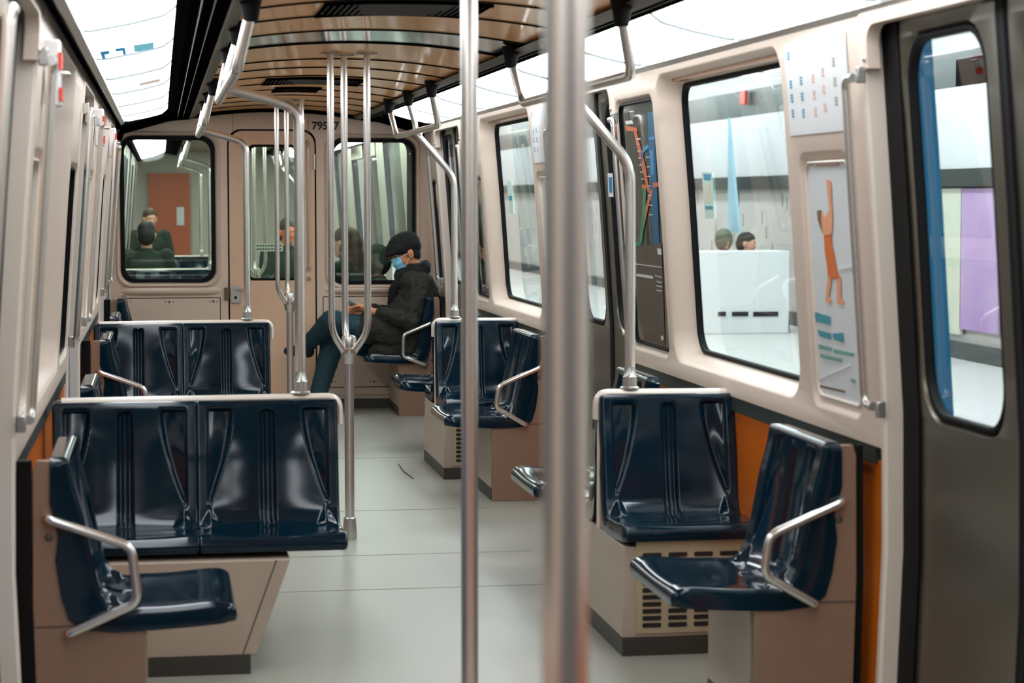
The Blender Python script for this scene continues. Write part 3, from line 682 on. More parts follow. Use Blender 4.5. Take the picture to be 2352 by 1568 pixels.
def triple(y,label):
    r=empty('triple_pole',(XC+.005,y,0)); tag(r,label,'pole')
    b=MB(); b.tube([(0,0,.1),(0,0,.80)],.0215,20); b.build('lower_pole',STEEL,r,ang=60)
    b=MB(); b.lathe([(.031,0),(.033,.012),(.031,.05),(.027,.095),(.0225,.10)],(0,0,0),22); b.build('floor_socket',ALU,r)
    b=MB(); b.lathe([(.024,.787),(.030,.80),(.0375,.83),(.0385,.832),(.0385,.853),(.032,.86),(.034,.895),(.030,.908),(.012,.914)],(0,0,0),24); b.build('collar',STEEL,r,ang=30)
    for k,(ax,ay) in enumerate(((-.079,-.045),(.081,-.045),(-.008,.09))):
        b=MB(); ztop=czf(XC+ax)-.004
        b.tube(fillet([(ax*.28,ay*.28,.842),(ax,ay,.93),(ax,ay,ztop)],.07,10),.0152,16); p=b.build('upper_pole',STEEL,r,ang=60)
        b=MB(); b.lathe([(.028,ztop-.006),(.028,ztop+.004)],(ax,ay,0),16); b.box(ax-.045,ax+.045,ay-.016,ay+.016,ztop-.004,ztop+.003); b.build('ceiling_flange',ALU,p)
triple(9.45,'chrome pole splitting into three uprights, in the middle doorway bay, nearer one')
triple(13.85,'chrome pole splitting into three uprights, farther one before the end wall')
def single(x,y,r_,label):
    r=empty('grab_pole',(x,y,0)); tag(r,label,'pole'); b=MB(); zt=czf(x)-.004; b.tube([(0,0,.09),(0,0,zt)],r_,28); b.build('pole',STEEL,r,ang=60)
    b=MB(); b.lathe([(.034,0),(.034,.05),(.028,.09),(r_,.095)],(0,0,0),22); b.build('floor_socket',ALU,r)
    b=MB(); b.lathe([(r_,zt-.03),(r_+.006,zt-.028),(r_+.018,zt-.004),(r_+.018,zt+.002)],(0,0,0),22); b.build('ceiling_flange',ALU,r)
p=atY(1078,784,5.08); single(p.x,5.08,.0205,'slim out-of-focus chrome pole left of the thick blurred one')
p=atY(1300,784,2.1); single(p.x,2.1,.0232,'thick very blurred chrome pole in the foreground')
def grab(side,y,e,z0,z1,label,ins=.04):
    """vertical grab rail on a door jamb; e = direction (in y) towards the doorway"""
    r=empty('door_grab_rail',(XC+side*(1.08+(LO if side<0 else 0)),y,0)); tag(r,label,'grab rail','vertical chrome grab rails at the doorways')
    o=lambda z:side*(prof(z)-1.08-ins)
    b=MB(); b.tube(fillet([(o(z0)+side*.0,e*.065,z0),(o(z0),e*.0,z0),(o(z1),0,z1),(o(z1),e*.065,z1)],.05,8),.0125,14); b.build('rail',STEEL,r,ang=60)
    for z in (z0,z1):
        b=MB(); xx=sorted((o(z)+side*.008,o(z)+side*.034)); yy=sorted((e*.058,e*.074)); 
        b.box(xx[0],xx[1],yy[0],yy[1],z-.032 if z==z0 else z-.014,z+.014 if z==z0 else z+.032); b.build('bracket',ALU,r,bevel=.004)
for side in (1,-1):
    s_=SN[side]
    for y,e,w in ((4.05,1,'near side of the first doorway'),(5.655,-1,'far side of the first doorway'),(8.70,1,'near side of the middle doorway'),(10.28,-1,'far side of the middle doorway'),(13.36,1,'near side of the last doorway'),(14.90,-1,'far side of the last doorway')):
        grab(side,y,e,.95,1.845 if side>0 else 1.87,'vertical chrome grab rail on the %s wall, %s'%(s_,w))
# ================================================================== STICKERS, POSTERS, SIGNS ON THE WALLS
def wpoly(mb,side,poly,off,d=.0008):
    f=wmap(side); mb.prism(poly,lambda u,v,q:f(u,v,q),off-d,off)
def infopanel(y0,y1,v0,v1,label):
    b=MB(); f=wmap(1); b.grid([[f(y,v,-.003) for v in [v0+(v1-v0)*i/6 for i in range(7)]] for y in (y0,y1)]); r=b.build('information_sticker',WHITEP); tag(r,label,'sticker')
    W=y1-y0;
    for m_,nm,cells in ((BLUEP,'blue_text',[(0.93,.86),(.92,.55),(.92,.40),(.92,.23),(.74,.57),(.74,.40),(.74,.22)]),(PINKP,'pink_text',[(.54,.57),(.54,.40),(.54,.22),(.38,.62),(.38,.44),(.38,.25)]),(GREYP,'grey_text',[(.2,.70),(.2,.5),(.2,.3)])):
        b=MB()
        for cu,cv in cells:
            for k in range(3):
                u=y0+W*cu; v=v0+(v1-v0)*cv+ (k-1)*.009; wpoly(b,1,rectp(u-.012+.003*(k%2),u+.011,v,v+.0055),-.0035)
        b.build(nm,m_,r)
infopanel(5.74,6.33,1.71,1.985,'white information sticker with small blue and pink text above the jumping figure poster')
infopanel(10.38,10.86,1.70,1.985,'white information sticker with tiny red text in the second row on the right')
# poster with jumping figure in the side light of the front row
AY0,AY1,AZ0,AZ1=5.825,6.255,.915,1.63
POST=mat('translucent_poster_film',(222,226,228),.35,var=.03,scale=3)
f=wmap(1); b=MB(); b.grid([[f(y,AZ0+(AZ1-AZ0)*i/8,.017) for i in range(9)] for y in (AY0,AY1)]); po=b.build('poster_film',POST); tag(po,'pale translucent poster of a jumping figure in an orange dress beside the near right doorway','poster')
def Pp(px,py):
    # pixel on the wall surface -> (y,z)
    x=XC+1.13
    for _ in range(4):
        q=atX(px,py,x); x=XC+prof(q.z)+.015
    return (q.y,q.z)
def ppoly(name,m_,polys,parent,off=.0145):
    for pl in polys: b=MB(); wpoly(b,1,[Pp(*p) for p in pl],off); o=b.build(name,m_,parent)
    return o
SK=mat('poster_skin',(232,160,120),.5); DR=mat('poster_orange_dress',(206,98,24),.5,col2=(228,120,40),scale=20); HR=mat('poster_dark_hair',(120,96,72),.5)
ppoly('figure_body',SK,[[(1898,412),(1908,414),(1910,445),(1912,480),(1906,482),(1902,450)],[(1906,480),(1913,482),(1912,530),(1908,545),(1894,545),(1886,515),(1884,490),(1890,488),(1896,500)],[(1902,636),(1910,636),(1909,660),(1904,680),(1912,692),(1904,697),(1897,690),(1899,662)],[(1922,636),(1932,634),(1932,665),(1933,685),(1941,694),(1936,700),(1923,697),(1923,665)]],po)
ppoly('figure_dress',DR,[[(1893,540),(1909,538),(1911,560),(1917,590),(1922,620),(1930,640),(1903,640),(1900,610),(1895,575)]],po)
ppoly('figure_hair',HR,[[(1877,484),(1887,482),(1887,505),(1890,535),(1884,520),(1879,505)]],po)
ppoly('poster_title',TEALP,[[(1872,716),(1907,727),(1908,746),(1875,738)],[(1878,757),(1908,765),(1909,780),(1883,772)],[(1912,766),(1936,764),(1939,786),(1916,780)]],po)
ppoly('poster_small_print',mat('green_print',(110,165,152),.5),[[(1880,790),(1910,798),(1910,807),(1882,801)],[(1914,801),(1962,811),(1960,818),(1915,810)],[(1884,812),(1934,824),(1933,832),(1886,821)],[(1954,868),(1965,873),(1966,880),(1956,878)]],po)
ppoly('poster_header',mat('faint_rust_print',(196,160,148),.5),[[(1852,374),(1868,375),(1868,381),(1852,380)],[(1874,374),(1926,372),(1926,381),(1874,383)],[(1932,370),(1953,369),(1953,375),(1932,376)]],po)
ppoly('poster_corner_fold',mat('poster_white_mark',(232,236,236),.4),[[(1880,866),(1950,835),(1955,840),(1884,872)],[(1924,610),(1962,604),(1966,612),(1930,620)]],po)
ppoly('poster_edge_slot',HR,[[(1884,884),(1942,897),(1941,902),(1884,889)]],po)
# network map in the tall narrow side light
def mapposter():
    MY0,MY1,MZ0,MZ1=8.16,8.81,.915,1.91; f=wmap(1)
    BG=mat('network_map_black',(46,48,44),.12,col2=(30,34,34),scale=3,coat=.4)
    b=MB(); b.grid([[f(y,MZ0+(MZ1-MZ0)*i/10,.018) for i in range(11)] for y in (MY0,MY1)]); r=b.build('network_map',BG); tag(r,'dark glossy network map with coloured lines in the narrow window right of the bent post','map')
    ppoly('map_blue_band',mat('map_blue',(22,92,128),.4),[[(1487,258),(1500,256),(1508,420),(1514,560),(1500,562),(1492,430)]],r,.0165)
    ppoly('map_brown_area',mat('map_brown',(104,88,74),.4,col2=(74,66,56),scale=8),[[(1462,570),(1519,555),(1527,795),(1480,778),(1464,720)]],r,.0165)
    ppoly('map_orange_line',mat('map_orange',(206,108,72),.4),[[(1436,288),(1462,294),(1464,302),(1438,300)],[(1455,300),(1461,300),(1482,380),(1488,420),(1494,440),(1488,442),(1480,410)],[(1474,424),(1484,424),(1485,433),(1475,433)],[(1500,420),(1514,418),(1514,428),(1500,430)],[(1492,440),(1500,435),(1488,480),(1480,520),(1476,520),(1482,478)]],r,.0155)
    ppoly('map_green_line',mat('map_green',(60,140,100),.4),[[(1478,432),(1484,434),(1482,500),(1474,560),(1468,558),(1474,500)],[(1460,556),(1472,554),(1472,563),(1460,565)]],r,.0155)
    ppoly('map_cyan_line',mat('map_cyan',(70,140,190),.4),[[(1478,338),(1488,332),(1490,340),(1478,350),(1474,380),(1470,380),(1472,352)],[(1490,315),(1503,313),(1503,320),(1491,322)],[(1492,345),(1500,343),(1502,400),(1496,404)]],r,.0155)
    ppoly('map_white_marks',mat('map_white',(214,214,206),.4),[[(1436,278),(1452,276),(1455,284),(1438,286)],[(1462,318),(1472,317),(1472,320),(1462,321)],[(1462,628),(1500,634),(1500,640),(1462,634)],[(1510,570),(1519,572),(1520,585),(1511,584)],[(1505,632),(1520,636),(1520,638),(1505,634)],[(1508,645),(1520,648),(1520,650),(1508,647)],[(1508,655),(1521,658),(1521,660),(1508,657)],[(1508,665),(1521,668),(1521,670),(1508,667)],[(1460,605),(1520,613),(1520,615),(1460,607)],[(1518,772),(1524,770),(1525,780),(1519,782)]]+[[(1484+i*1.2,360+i*22),(1492+i*1.2,360+i*22),(1492+i*1.2,362+i*22),(1484+i*1.2,362+i*22)] for i in range(7)]+[[(1462+i*2.2,330+i*16),(1468+i*2.2,330+i*16),(1468+i*2.2,332+i*16),(1462+i*2.2,332+i*16)] for i in range(6)],r,.015)
mapposter()
# sticker on the big window and on the door edge
def glassdecal(name,px,m_,label,off,parent=None):
    b=MB(); P=[]
    for p in px:
        x=XC+1.2
        for _ in range(4): q=atX(p[0],p[1],x); x=XC+prof(q.z)+off
        P.append((q.y,q.z))
    f=wmap(1); b.prism(P,lambda u,v,q:f(u,v,q),off-.001,off); o=b.build(name,m_,parent)
    if not parent: tag(o,label,'sticker')
    return o
st=glassdecal('window_sticker',[(1612,394),(1636,396),(1641,502),(1620,502)],mat('pale_mint_sticker',(196,222,214),.5),'pale mint safety sticker on the far edge of the big right window',.096)
glassdecal('blue_field',[(1616,399),(1632,400),(1633,413),(1618,413)],BLUEP,'',.0945,st); glassdecal('teal_band',[(1620,473),(1637,473),(1638,480),(1621,480)],TEALP,'',.0945,st)
glassdecal('sand_field',[(1621,425),(1630,425),(1631,465),(1623,465)],mat('sand_print',(222,212,180),.5),'',.0945,st)
st=glassdecal('window_sticker',[(1165,416),(1175,416),(1180,490),(1170,490)],mat('pale_mint_sticker',(196,222,214),.5),'small pale sticker on the second right window',.096)
glassdecal('teal_band',[(1168,450),(1176,450),(1177,460),(1169,460)],TEALP,'',.0945,st)
st=glassdecal('door_sticker',[(1396,398),(1407,398),(1409,452),(1398,452)],WHITEP,'small white and blue sticker on the middle right door leaf',.052)
glassdecal('blue_symbol',[(1398,407),(1405,407),(1406,442),(1400,442)],mat('sticker_blue',(20,120,180),.5),'',.0505,st)
# emergency handles on the left wall
def emergency(y,label):
    f=wmap(-1); r=empty('emergency_handle',f(y,1.87,0)); tag(r,label,'emergency handle')
    o=Vector(f(y,1.87,0)); b=MB(); b.box(0,.045,-.045,.045,-.10,.08); b.build('box_housing',WHITEP,r,bevel=.006)
    b=MB(); b.box(.041,.048,-.053,.042,.0,.045); b.build('red_label',RED,r); b=MB(); b.box(.041,.048,-.053,.042,-.085,-.05); b.build('red_label',RED,r)
    b=MB(); b.tube(fillet([(.042,-.03,-.01),(.065,-.03,-.012),(.065,.03,-.012),(.042,.03,-.01)],.012,4),.006,10); b.build('pull_handle',ALU,r)
emergency(6.0,'red and white emergency handle box high on the left wall, nearest the camera')
emergency(10.55,'red and white emergency handle box high on the left wall, middle one')
emergency(13.42,'red and white emergency handle box high on the left wall, nearest the end wall')
# twig on the floor
b=MB(); p1=atPlane(916,1066,(0,0,.004),(0,0,1)); p2=atPlane(927,1082,(0,0,.004),(0,0,1)); p3=atPlane(949,1098,(0,0,.004),(0,0,1))
b.tube([p1,p2,p3],.003,6); tag(b.build('dry_twig',mat('twig_brown',(90,84,60),.7)),'thin dry twig lying on the grey floor of the aisle','twig')
# ================================================================== PEOPLE
SKIN=mat('skin_tan',(196,128,88),.5,var=.08,scale=20)
SKINP=mat('skin_pale',(214,160,134),.5,var=.08,scale=20)
COAT=mat('black_green_coat',(17,17,14),.85,col2=(40,38,26),scale=11,bump=.4,bscale=40)
SCARF=mat('black_knit',(14,13,15),.95,bump=.3,bscale=160)
JEANS=mat('teal_blue_jeans',(8,32,44),.8,col2=(20,62,72),scale=9,bump=.2,bscale=90)
MASKM=mat('pale_blue_mask',(130,200,226),.7,var=.05)
MASKS=mat('mask_fold_blue',(60,160,205),.7)
SHOE=mat('black_shoe_leather',(20,18,18),.5); PHONE=mat('black_phone',(10,10,12),.15)
def fuse(name,mb,m_,parent,voxel=.008,smooth=3,noise=0,nscale=.06):
    me=bpy.data.meshes.new(name); me.from_pydata([tuple(v) for v in mb.v],[],mb.f); me.materials.append(m_)
    ob=bpy.data.objects.new(name,me); COL.objects.link(ob)
    r=ob.modifiers.new('r','REMESH'); r.mode='VOXEL'; r.voxel_size=voxel; r.use_smooth_shade=True
    s=ob.modifiers.new('s','SMOOTH'); s.iterations=smooth; s.factor=.5
    if noise:
        tx=bpy.data.textures.new(name,'CLOUDS'); tx.noise_scale=nscale; d=ob.modifiers.new('d','DISPLACE'); d.texture=tx; d.strength=noise; d.mid_level=.5; d.texture_coords='GLOBAL'
        s=ob.modifiers.new('s2','SMOOTH'); s.iterations=1
    bpy.context.view_layer.update(); dg=bpy.context.evaluated_depsgraph_get()
    m2=bpy.data.meshes.new_from_object(ob.evaluated_get(dg)); m2.name=name; bpy.data.objects.remove(ob); bpy.data.meshes.remove(me)
    if not len(m2.materials): m2.materials.append(m_)
    m2.polygons.foreach_set('use_smooth',[True]*len(m2.polygons))
    o=bpy.data.objects.new(name,m2); COL.objects.link(o)
    if parent: o.parent=parent
    return o
def limb(mb,pts,rs,n=14,sub=4):
    P=[Vector(p) for p in pts]; Q=[];R=[]
    for i in range(len(P)-1):
        for k in range(sub): t=k/sub; Q.append(P[i].lerp(P[i+1],t)); R.append(rs[i]*(1-t)+rs[i+1]*t)
    Q.append(P[-1]); R.append(rs[-1]); mb.tube(Q,R,n)
    for p,r in zip(P,rs): mb.ell(p,(r,r,r),n=12,k=8)
def head_parts(mb,c,fwd,up,s=1.0):
    """face looking along fwd; ellipsoids fused later"""
    f_=Vector(fwd).normalized(); u=Vector(up); u=(u-f_*u.dot(f_)).normalized(); l=u.cross(f_)
    R=Matrix((f_,l,u)).transposed(); c=Vector(c)
    def e(x,y,z,rx,ry,rz): mb.ell(c+R@Vector((x*s,y*s,z*s)),(rx*s,ry*s,rz*s),R,16,12)
    e(-.012,0,.025,.098,.076,.095); e(.018,0,-.035,.070,.062,.078); e(.052,0,-.085,.034,.034,.028)   # cranium, face, chin
    e(.086,0,-.018,.020,.012,.026); e(.100,0,-.032,.013,.015,.010)                                  # nose
    e(.078,0,.022,.018,.050,.012); e(.062,.033,-.028,.026,.022,.022); e(.062,-.033,-.028,.026,.022,.022)  # brow, cheeks
    e(.081,0,-.060,.012,.024,.006); e(.079,0,-.069,.012,.021,.007)                                  # lips
    for q in (-1,1):
        e(-.008,q*.082,-.016,.022,.009,.036); e(-.018,q*.088,-.008,.014,.009,.026); e(.070,q*.030,.002,.012,.014,.010)
    return R
def hand_parts(mb,w,d,up,side,curl=.9,s=1.0):
    """palm from wrist w along d; fingers curled towards -up"""
    w=Vector(w); d=Vector(d).normalized(); u=Vector(up); u=(u-d*u.dot(d)).normalized(); r=d.cross(u)*side
    pc=w+d*.045*s; R=Matrix((d,r,u)).transposed(); mb.ell(pc,(.050*s,.040*s,.016*s),R,14,10)
    for k,(o,L_) in enumerate(((-.030,.060),(-.010,.070),(.010,.072),(.029,.064))):
        b0=w+d*.085*s+r*o*s; p=[b0]; dirv=Vector(d); ang=curl*(.55+.06*k)
        for seg,fr in enumerate((.45,.32,.23)):
            q=Quaternion(r,(-ang if True else ang)*1.0); dirv=(q@dirv) if side>0 else (Quaternion(r,ang)@dirv)
            p.append(p[-1]+dirv*L_*fr*s)
        limb(mb,p,[.0092*s,.0088*s,.0082*s,.0074*s],8,2)
    t0=w+d*.03*s+r*.034*s; limb(mb,[t0,t0+d*.030*s+r*.020*s-u*.008*s,t0+d*.058*s+r*.018*s-u*.018*s],[.012*s,.0105*s,.009*s],8,2)
# ---- the person with cap and mask, seated in the right end corner
X=lambda px,py,y: atY(px,py,y)
YP=15.0
per=empty('person',(1.80,YP,0)); tag(per,'person in black cap, blue mask and dark coat, sitting with legs crossed over a phone','person')
PO=Vector((1.80,YP,0))
def L3(v): return Vector(v)-PO
hipL=Vector((1.76,14.93,.50)); hipR=Vector((1.76,15.11,.49)); kneeL=Vector((1.17,14.90,.665)); ankL=Vector((1.005,15.14,.47)); toeL=Vector((.885,15.20,.435))
kneeR=Vector((1.20,15.10,.50)); ankR=Vector((1.075,15.02,.10)); toeR=Vector((.93,14.99,.045))
chest=Vector((1.79,YP,.83)); neck=Vector((1.765,YP,1.035)); hc=X(926,583,YP)+Vector((.01,0,.005))
shL=Vector((1.795,14.86,.915)); shR=Vector((1.78,15.15,.915)); elL=Vector((1.71,14.78,.665)); elR=Vector((1.66,15.22,.68)); wrL=Vector((1.455,14.88,.730)); wrR=Vector((1.44,15.10,.74))
fw=Vector((-.90,-.28,-.42)); up=Vector((-.35,0,.93))
b=MB()
HR_=head_parts(b,L3(hc),fw,up,1.0)
limb(b,[L3(neck)+Vector((.01,0,-.04)),L3(neck)+Vector((-.01,0,.02)),L3(hc)+Vector((.025,0,-.04))],[.058,.052,.055])
limb(b,[L3(Vector((1.77,YP,.52))),L3(chest)],[.12,.12]); 
b.ell(L3(chest),(.10,.16,.16)); b.ell(L3(Vector((1.76,YP,.50))),(.12,.17,.10))
for sh,el,wr in ((shL,elL,wrL),(shR,elR,wrR)): limb(b,[L3(sh),L3(el),L3(wr)],[.048,.038,.026])
hand_parts(b,L3(wrL),(-.95,.18,.20),(.1,.6,.8),1,.55,1.08); hand_parts(b,L3(wrR),(-.95,-.22,.10),(-.1,-.6,.8),-1,.55,1.08)
limb(b,[L3(hipL),L3(kneeL),L3(ankL)],[.085,.055,.038]); limb(b,[L3(hipR),L3(kneeR),L3(ankR)],[.085,.055,.038])
fuse('body',b,SKIN,per,.0055,2)
# coat: torso, sleeves, skirt over the thighs, tall collar
b=MB()
b.ell(L3((1.79,YP,.80)),(.155,.225,.22)); b.ell(L3((1.795,YP,.60)),(.165,.225,.17)); b.ell(L3((1.76,YP,.93)),(.125,.205,.10))
b.ell(L3((1.70,YP,.70)),(.13,.19,.17))
for sh,el,wr in ((shL,elL,wrL),(shR,elR,wrR)):
    w2=el.lerp(wr,.74); limb(b,[L3(sh),L3(el),L3(w2)],[.082,.072,.050]); b.ell(L3(sh)+Vector((0,0,.01)),(.085,.075,.075))
limb(b,[L3((1.78,14.93,.50)),L3((1.60,14.90,.56)),L3((1.42,14.90,.62))],[.12,.115,.10]); limb(b,[L3((1.78,15.10,.50)),L3((1.50,15.10,.54))],[.12,.10])
b.ell(L3((1.70,14.86,.46)),(.17,.07,.11)); b.ell(L3((1.58,14.86,.45)),(.16,.055,.07))
fuse('coat',b,COAT,per,.0075,4,.026,.05)
b=MB(); b.ell(L3((1.765,YP,1.005)),(.105,.115,.065)); limb(b,[L3((1.74,YP-.06,1.02)),L3((1.68,YP-.02,1.005)),L3((1.68,YP+.05,1.0))],[.042,.045,.04]); b.ell(L3((1.70,YP,.97)),(.08,.10,.06))
limb(b,[L3((1.83,YP-.08,1.035)),L3((1.85,YP,1.045)),L3((1.83,YP+.08,1.035))],[.034,.04,.034]); limb(b,[L3((1.79,YP-.10,.985)),L3((1.84,YP-.06,1.02))],[.045,.04])
limb(b,[L3((1.68,14.93,.98)),L3((1.62,14.96,.88)),L3((1.60,14.98,.78))],[.035,.04,.03])
fuse('hood_and_scarf',b,SCARF,per,.008,4,.012,.05)
b=MB(); limb(b,[L3(hipL),L3((hipL+kneeL)/2),L3(kneeL),L3(kneeL.lerp(ankL,.5)),L3(ankL)],[.105,.098,.080,.066,.056])
limb(b,[L3(hipR),L3((hipR+kneeR)/2),L3(kneeR),L3(kneeR.lerp(ankR,.5)),L3(ankR)],[.105,.095,.088,.072,.060])
fuse('jeans',b,JEANS,per,.008,3,.014,.05)
for an,to in ((ankL,toeL),(ankR,toeR)):
    b=MB(); d=(to-an); d.z*=.6; dn=Vector((d.x,d.y,0)).normalized(); base=L3(to)
    limb(b,[L3(an)+Vector((.02,0,-.035)),L3(an)+d*.45+Vector((0,0,-.02)),base],[.046,.044,.032]); b.ell(base-dn*.02,(.05,.04,.03)); limb(b,[L3(an)+Vector((0,0,.02)),L3(an)+Vector((.01,0,-.03))],[.046,.046])
    fuse('shoe',b,SHOE,per,.006,2)
# cap: crown, gathered top, short peak
c=L3(hc); b=MB(); b.ell(c+HR_@Vector((-.022,0,.052)),(.122,.098,.082),HR_); b.ell(c+HR_@Vector((-.02,0,.075)),(.118,.098,.070),HR_)
b.ell(c+HR_@Vector((-.080,0,.022)),(.055,.080,.066),HR_); b.ell(c+HR_@Vector((.085,0,.045)),(.060,.080,.022),HR_); b.ell(c+HR_@Vector((.04,0,.06)),(.085,.090,.055),HR_)
fuse('flat_cap',b,SCARF,per,.006,4,.006,.03)
b=MB()
for q in (-1,1): b.ell(c+HR_@Vector((-.052,q*.066,-.034)),(.024,.012,.038),HR_)
b.ell(c+HR_@Vector((-.074,0,-.03)),(.032,.062,.055),HR_); fuse('hair',b,SCARF,per,.005,2,.004,.02)
# mask with pleats and ear loops
b=MB(); rows=[]
for i in range(13):
    t=i/12; zz=.002-.108*t; w=.058-.010*abs(t-.45)*2; row=[]
    for j in range(13):
        q=-1+2*j/12; rr=.108+(.012*math.sin(t*PI))-(.045)*q*q+ (.004*math.sin(t*PI*6)); row.append(c+HR_@Vector((rr-.02*t*t,q*(w+.006),zz)))
    rows.append(row)
b.grid(rows); b.grid([[p-(HR_@Vector((.004,0,0))) for p in r] for r in rows]); b.build('face_mask',MASKM,per,ang=60)
mk=per.children[-1]
b=MB()
for q in (-1,1):
    for z in (-.008,-.085): b.tube([c+HR_@Vector((.064,q*.060,z)),c+HR_@Vector((.02,q*.079,z*.5)),c+HR_@Vector((-.015,q*.088,-.005+z*.15))],.0018,6)
b.build('ear_loops',WHITEP,mk)
b=MB()
for z in (-.045,-.078): b.tube([c+HR_@Vector((.108-.045*(q*q),q*.06,z)) for q in (-.9,-.5,0,.5,.9)],.0032,6)
b.build('pleats',MASKS,mk)
b=MB(); 
for q in (-1,1):
    b.tube([c+HR_@Vector((.088+.008*math.cos(a),q*.032+.020*math.cos(a+.0),.0+.016*math.sin(a))) for a in [i*PI/6 for i in range(12)]],.0018,6,closed=True)
    b.tube([c+HR_@Vector((.085,q*.052,.004)),c+HR_@Vector((.0,q*.080,.004))],.0018,6)
b.build('glasses',DARKT,per)
# phone
hp=X(815,703,YP-.03); b=MB(); b.box(-.075,.075,-.037,.037,-.0045,.0045)
ph=b.build('smartphone',PHONE,bevel=.003); ph.location=hp+Vector((.0,.0,.004)); ph.rotation_euler=(math.radians(18),math.radians(28),0); tag(ph,'dark smartphone held by the person in the black cap','phone')
# ---- simple passengers seen through the end windows and on the platform
def passenger(loc,rz,coat,hairm,skin,label,voxel=.014,standing=False,long_hair=False,hat=False,hood=False):
    r=empty('person',loc,rz); tag(r,label,'person'); b=MB()       # local: faces -y
    hz=1.17 if not standing else 1.60; dz=hz-1.17
    R=head_parts(b,(0,-.03,hz),(0,-1,-.12),(0,0,1)); limb(b,[(0,.02,hz-.22),(0,-.0,hz-.08)],[.055,.055]); b.ell((0,.02,hz-.36),(.17,.11,.18)); b.ell((0,.03,hz-.62),(.16,.12,.14))
    el=[(-.25,-.02,.70+dz),(.25,-.02,.70+dz)]; wr=[(-.12,-.25,.68+dz),(.12,-.25,.68+dz)]
    for q in (0,1):
        sx=-1 if q==0 else 1; limb(b,[(sx*.19,.02,.96+dz),el[q],wr[q]],[.05,.04,.028]); hand_parts(b,wr[q],(-sx*.3,-.9,.1),(0,0,1),sx,.8)
        if standing: limb(b,[(sx*.09,.03,.90),(sx*.10,.0,.48),(sx*.10,.03,.08)],[.085,.058,.04]); limb(b,[(sx*.10,.03,.07),(sx*.10,-.12,.04)],[.04,.035])
        else: limb(b,[(sx*.09,.02,.50),(sx*.10,-.42,.50),(sx*.10,-.46,.09)],[.085,.058,.04]); limb(b,[(sx*.10,-.46,.07),(sx*.10,-.60,.04)],[.04,.035])
    fuse('body',b,skin,r,voxel*.75,2)
    b=MB(); b.ell((0,.02,hz-.36),(.21,.14,.20)); b.ell((0,.03,hz-.60),(.19,.155,.17)); b.ell((0,.02,hz-.22),(.17,.10,.07)); b.ell((0,.01,hz-.15),(.075,.075,.03))
    for q in (0,1):
        sx=-1 if q==0 else 1; limb(b,[(sx*.19,.02,.96+dz),el[q],Vector(el[q]).lerp(Vector(wr[q]),.9)],[.078,.062,.045])
    fuse('jacket',b,coat,r,voxel,3,.012,.06)
    b=MB()
    for q in (-1,1):
        if standing: limb(b,[(q*.09,.03,.92),(q*.10,.0,.48),(q*.10,.03,.09)],[.10,.075,.055])
        else: limb(b,[(q*.09,.02,.51),(q*.10,-.42,.51),(q*.10,-.46,.11)],[.10,.078,.056])
    fuse('trousers',b,JEANS,r,voxel,2)
    b=MB(); b.ell((0,-.004,hz+.045),(.088,.112,.088)); b.ell((0,.045,hz-.01),(.086,.080,.100)); b.ell((0,-.075,hz+.05),(.062,.04,.035))
    if hood: b.ell((0,.0,hz-.0),(.11,.13,.14))
    if long_hair:
        b.ell((0,.05,hz-.10),(.095,.075,.15))
        for q in (-1,1): b.ell((q*.075,.01,hz-.08),(.03,.05,.13))
    if hat: b.ell((0,-.06,hz+.035),(.07,.08,.018))
    fuse('hair',b,hairm,r,voxel*.7,2,.006,.03)
    return r
HAIRK=mat('black_hair',(22,20,18),.7); HAIRB=mat('brown_hair',(84,66,48),.7,col2=(50,40,30),scale=40,stretch=(1,1,.1)); GREENC=mat('dark_green_jacket',(22,36,28),.85,col2=(34,50,36),scale=6)
